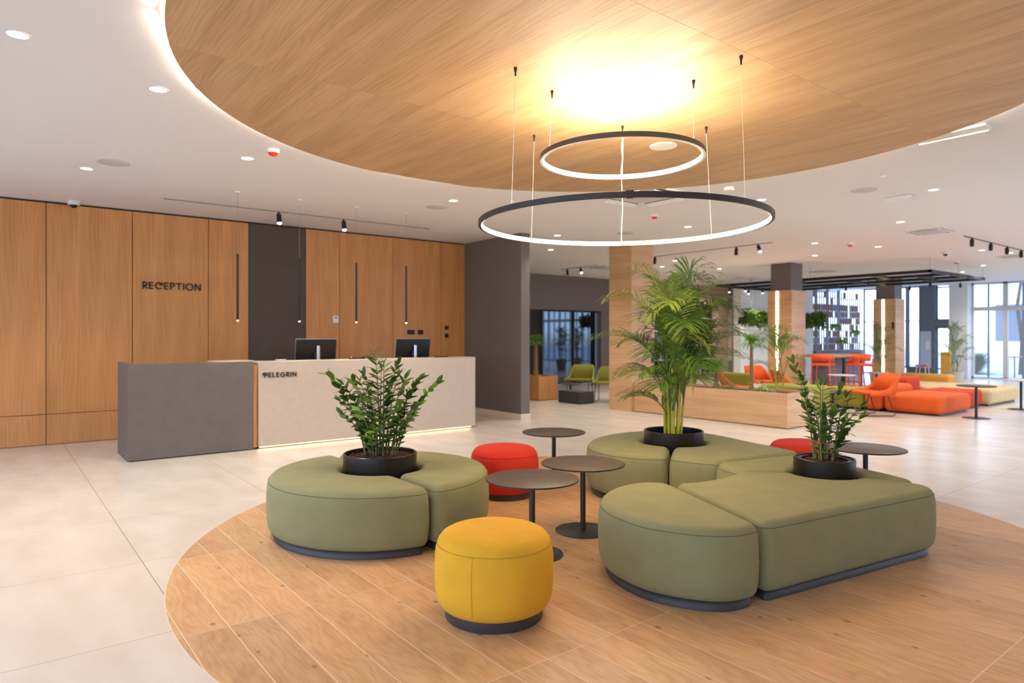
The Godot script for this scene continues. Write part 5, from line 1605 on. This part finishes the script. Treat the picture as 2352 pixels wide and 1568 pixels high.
	for i in 4: slab("pane", Vector3(21.98 + 0.85 * i, 0.0, -12.402), Vector3(21.95 + 0.85 * (i + 1) - 0.03, HC, -12.398), M.pane_glass, wl, 0.0005)
	# palms near the street front
	for e in [[20.8, -7.0, "pale tall pot of the palm beside the white pier", "feathery palm beside the white pier of the street front", 61], [18.84, -8.14, "pale pot of the palm in front of the farther pillar", "feathery palm in front of the farther lit pillar", 62]]:
		var pp := thing("palm_pot", e[2], "pot", Vector3(e[0], 0, e[1]))
		st = mb(); lathe(st, [Vector2(0, 0), Vector2(0.17, 0), Vector2(0.23, 0.45), Vector2(0.21, 0.45), Vector2(0.205, 0.40)], 28); obj("wall", st, M.light_pot, pp)
		st = mb(); lathe(st, [Vector2(0.208, 0.41), Vector2(0.0, 0.42)], 24); obj("soil", st, M.soil, pp)
		var fr := [[-0.5, 0.0, 0.7], [-0.42, 0.2, 1.0], [-0.2, -0.1, 1.2], [0.05, 0.0, 1.28], [0.25, 0.1, 1.15], [0.46, 0.0, 0.95], [0.55, -0.1, 0.6], [-0.3, -0.3, 0.6], [0.3, 0.3, 0.8], [0.1, -0.35, 0.8], [-0.1, 0.35, 1.0], [-0.55, 0.1, 0.4], [0.5, 0.2, 0.35]]
		areca_palm(e[3], Vector3(e[0], 0.42, e[1]), fr, 5, 0.3, 0.9, e[4], 0.26, 22)
	var stl := thing("step_stool", "small red-topped stool near the street door", "stool", Vector3(21.6, 0, -8.1))
	st = mb(); soft(st, Vector3(0, 0.55, 0), Vector3(0.3, 0.05, 0.3), 0.02, 3); obj("seat", st, M.red_plastic, stl)
	for e in [[-1, -1], [-1, 1], [1, -1], [1, 1]]:
		st = mb(); tube(st, [Vector3(0.16 * e[0], 0, 0.16 * e[1]), Vector3(0.11 * e[0], 0.53, 0.11 * e[1])], 0.014, 6); obj("leg", st, M.white_plastic, stl)
	var am := thing("amber_board", "amber upright board behind the palm beside the white pier", "board", Vector3(21.96, 0, -7.62))
	slab("board", Vector3(-0.02, 0.3, -0.13), Vector3(0.02, 0.95, 0.13), M.amber_panel, am, 0.004)
	slab("foot", Vector3(-0.12, 0.0, -0.1), Vector3(0.12, 0.3, 0.1), M.frame_grey, am, 0.004)
	var fp := thing("frosted_board", "pale frosted board with a notice beside the street door", "board", Vector3(25.32, 0, -9.4))
	slab("board", Vector3(-0.02, 0.32, -0.17), Vector3(0.02, 1.58, 0.17), M.frosted_panel, fp)
	slab("notice", Vector3(-0.026, 0.95, 0.02), Vector3(-0.02, 1.25, 0.13), M.notice_paper, fp, 0.001)

# ---------------------------------------------------------------- outside
func build_outside() -> void:
	var pv := structure("ground_outside", "pale paving outside the windows")
	slab("paving", Vector3(26.0, -0.3, -40), Vector3(70, -0.05, 40), M.paving, pv)
	slab("paving", Vector3(-40, -0.3, 5.4), Vector3(26.0, -0.05, 40), M.paving, pv)
	slab("paving", Vector3(-40, -0.3, -40), Vector3(-4.6, -0.05, 5.4), M.paving, pv)
	slab("paving", Vector3(-4.6, -0.3, -40), Vector3(26.0, -0.05, -14.7), M.paving, pv)
	var st: SurfaceTool
	for e in [[31.0, -8.2, 4.6, "slim street tree seen through the left of the glazed bays"], [33.0, -5.6, 5.2, "slim street tree seen through the right of the glazed bays"]]:
		var o := thing("street_tree", e[3], "tree", Vector3(e[0], -0.05, e[1]), 0.0, "street trees")
		st = mb(); tube(st, [Vector3(0, 0, 0), Vector3(0.05, 1.2, 0.03), Vector3(-0.1, 2.6, -0.1), Vector3(0.1, e[2], 0.1)], [0.1, 0.08, 0.06, 0.03], 8); obj("trunk", st, M.tree_bark, o)
		st = mb(); tube(st, [Vector3(0.0, 1.9, 0.0), Vector3(0.3, 2.8, 0.5), Vector3(0.4, 3.8, 0.9)], [0.05, 0.04, 0.02], 6); obj("branch", st, M.tree_bark, o)
		var t := tuft(420, 1.1, 0.6, 0.05, 0.15, int(e[0]))
		obj("crown", t, M.ponytail_leaf, o, Vector3(0, e[2] - 0.6, 0)).set_meta("kind", "stuff")
	# clipped shrubs along the terrace and a pale house across the street
	for e in [[30.2, -9.6, 1.0, "clipped shrub beyond the terrace, leftmost"], [30.4, -7.0, 1.2, "clipped shrub beyond the terrace, middle one"], [30.6, -4.6, 1.1, "clipped shrub beyond the terrace, right one"], [30.4, -1.8, 1.2, "clipped shrub beyond the terrace, out to the right"]]:
		var o := thing("shrub", e[3], "shrub", Vector3(e[0], -0.05, e[1]), 0.0, "terrace shrubs")
		obj("foliage", tuft(900, e[2], 0.9, 0.035, 0.12, int(-e[1] * 10)), M.hedge_leaf, o).set_meta("kind", "stuff")
	var hs := thing("house_opposite", "pale house across the street seen through the glazed bays", "building", Vector3(44, -0.05, -8))
	slab("wall", Vector3(0, 0, -5), Vector3(8, 9, 15), M.outer_wall, hs)
	for i in range(2, 7):
		for k in 2:
			slab("window", Vector3(-0.05, 1.2 + 3.6 * k, -12.0 + 3.6 * i), Vector3(0.02, 3.2 + 3.6 * k, -10.4 + 3.6 * i), M.facade_grey, hs)
	# dark café tables out on the terrace
	for e in [[28.2, -7.4, "dark terrace table seen through the glazed bays, left one"], [28.6, -6.2, "dark terrace table seen through the glazed bays, right one"]]:
		var o := thing("terrace_table", e[2], "table", Vector3(e[0], -0.05, e[1]), 0.0, "terrace tables")
		st = mb(); bx(st, Vector3(0, 0.74, 0), Vector3(0.8, 0.03, 0.8), 0.005); obj("table_top", st, M.facade_grey, o)
		for k in [[-1, -1], [-1, 1], [1, -1], [1, 1]]:
			st = mb(); bx(st, Vector3(0.34 * k[0], 0.36, 0.34 * k[1]), Vector3(0.04, 0.73, 0.04), 0.004); obj("leg", st, M.facade_grey, o)
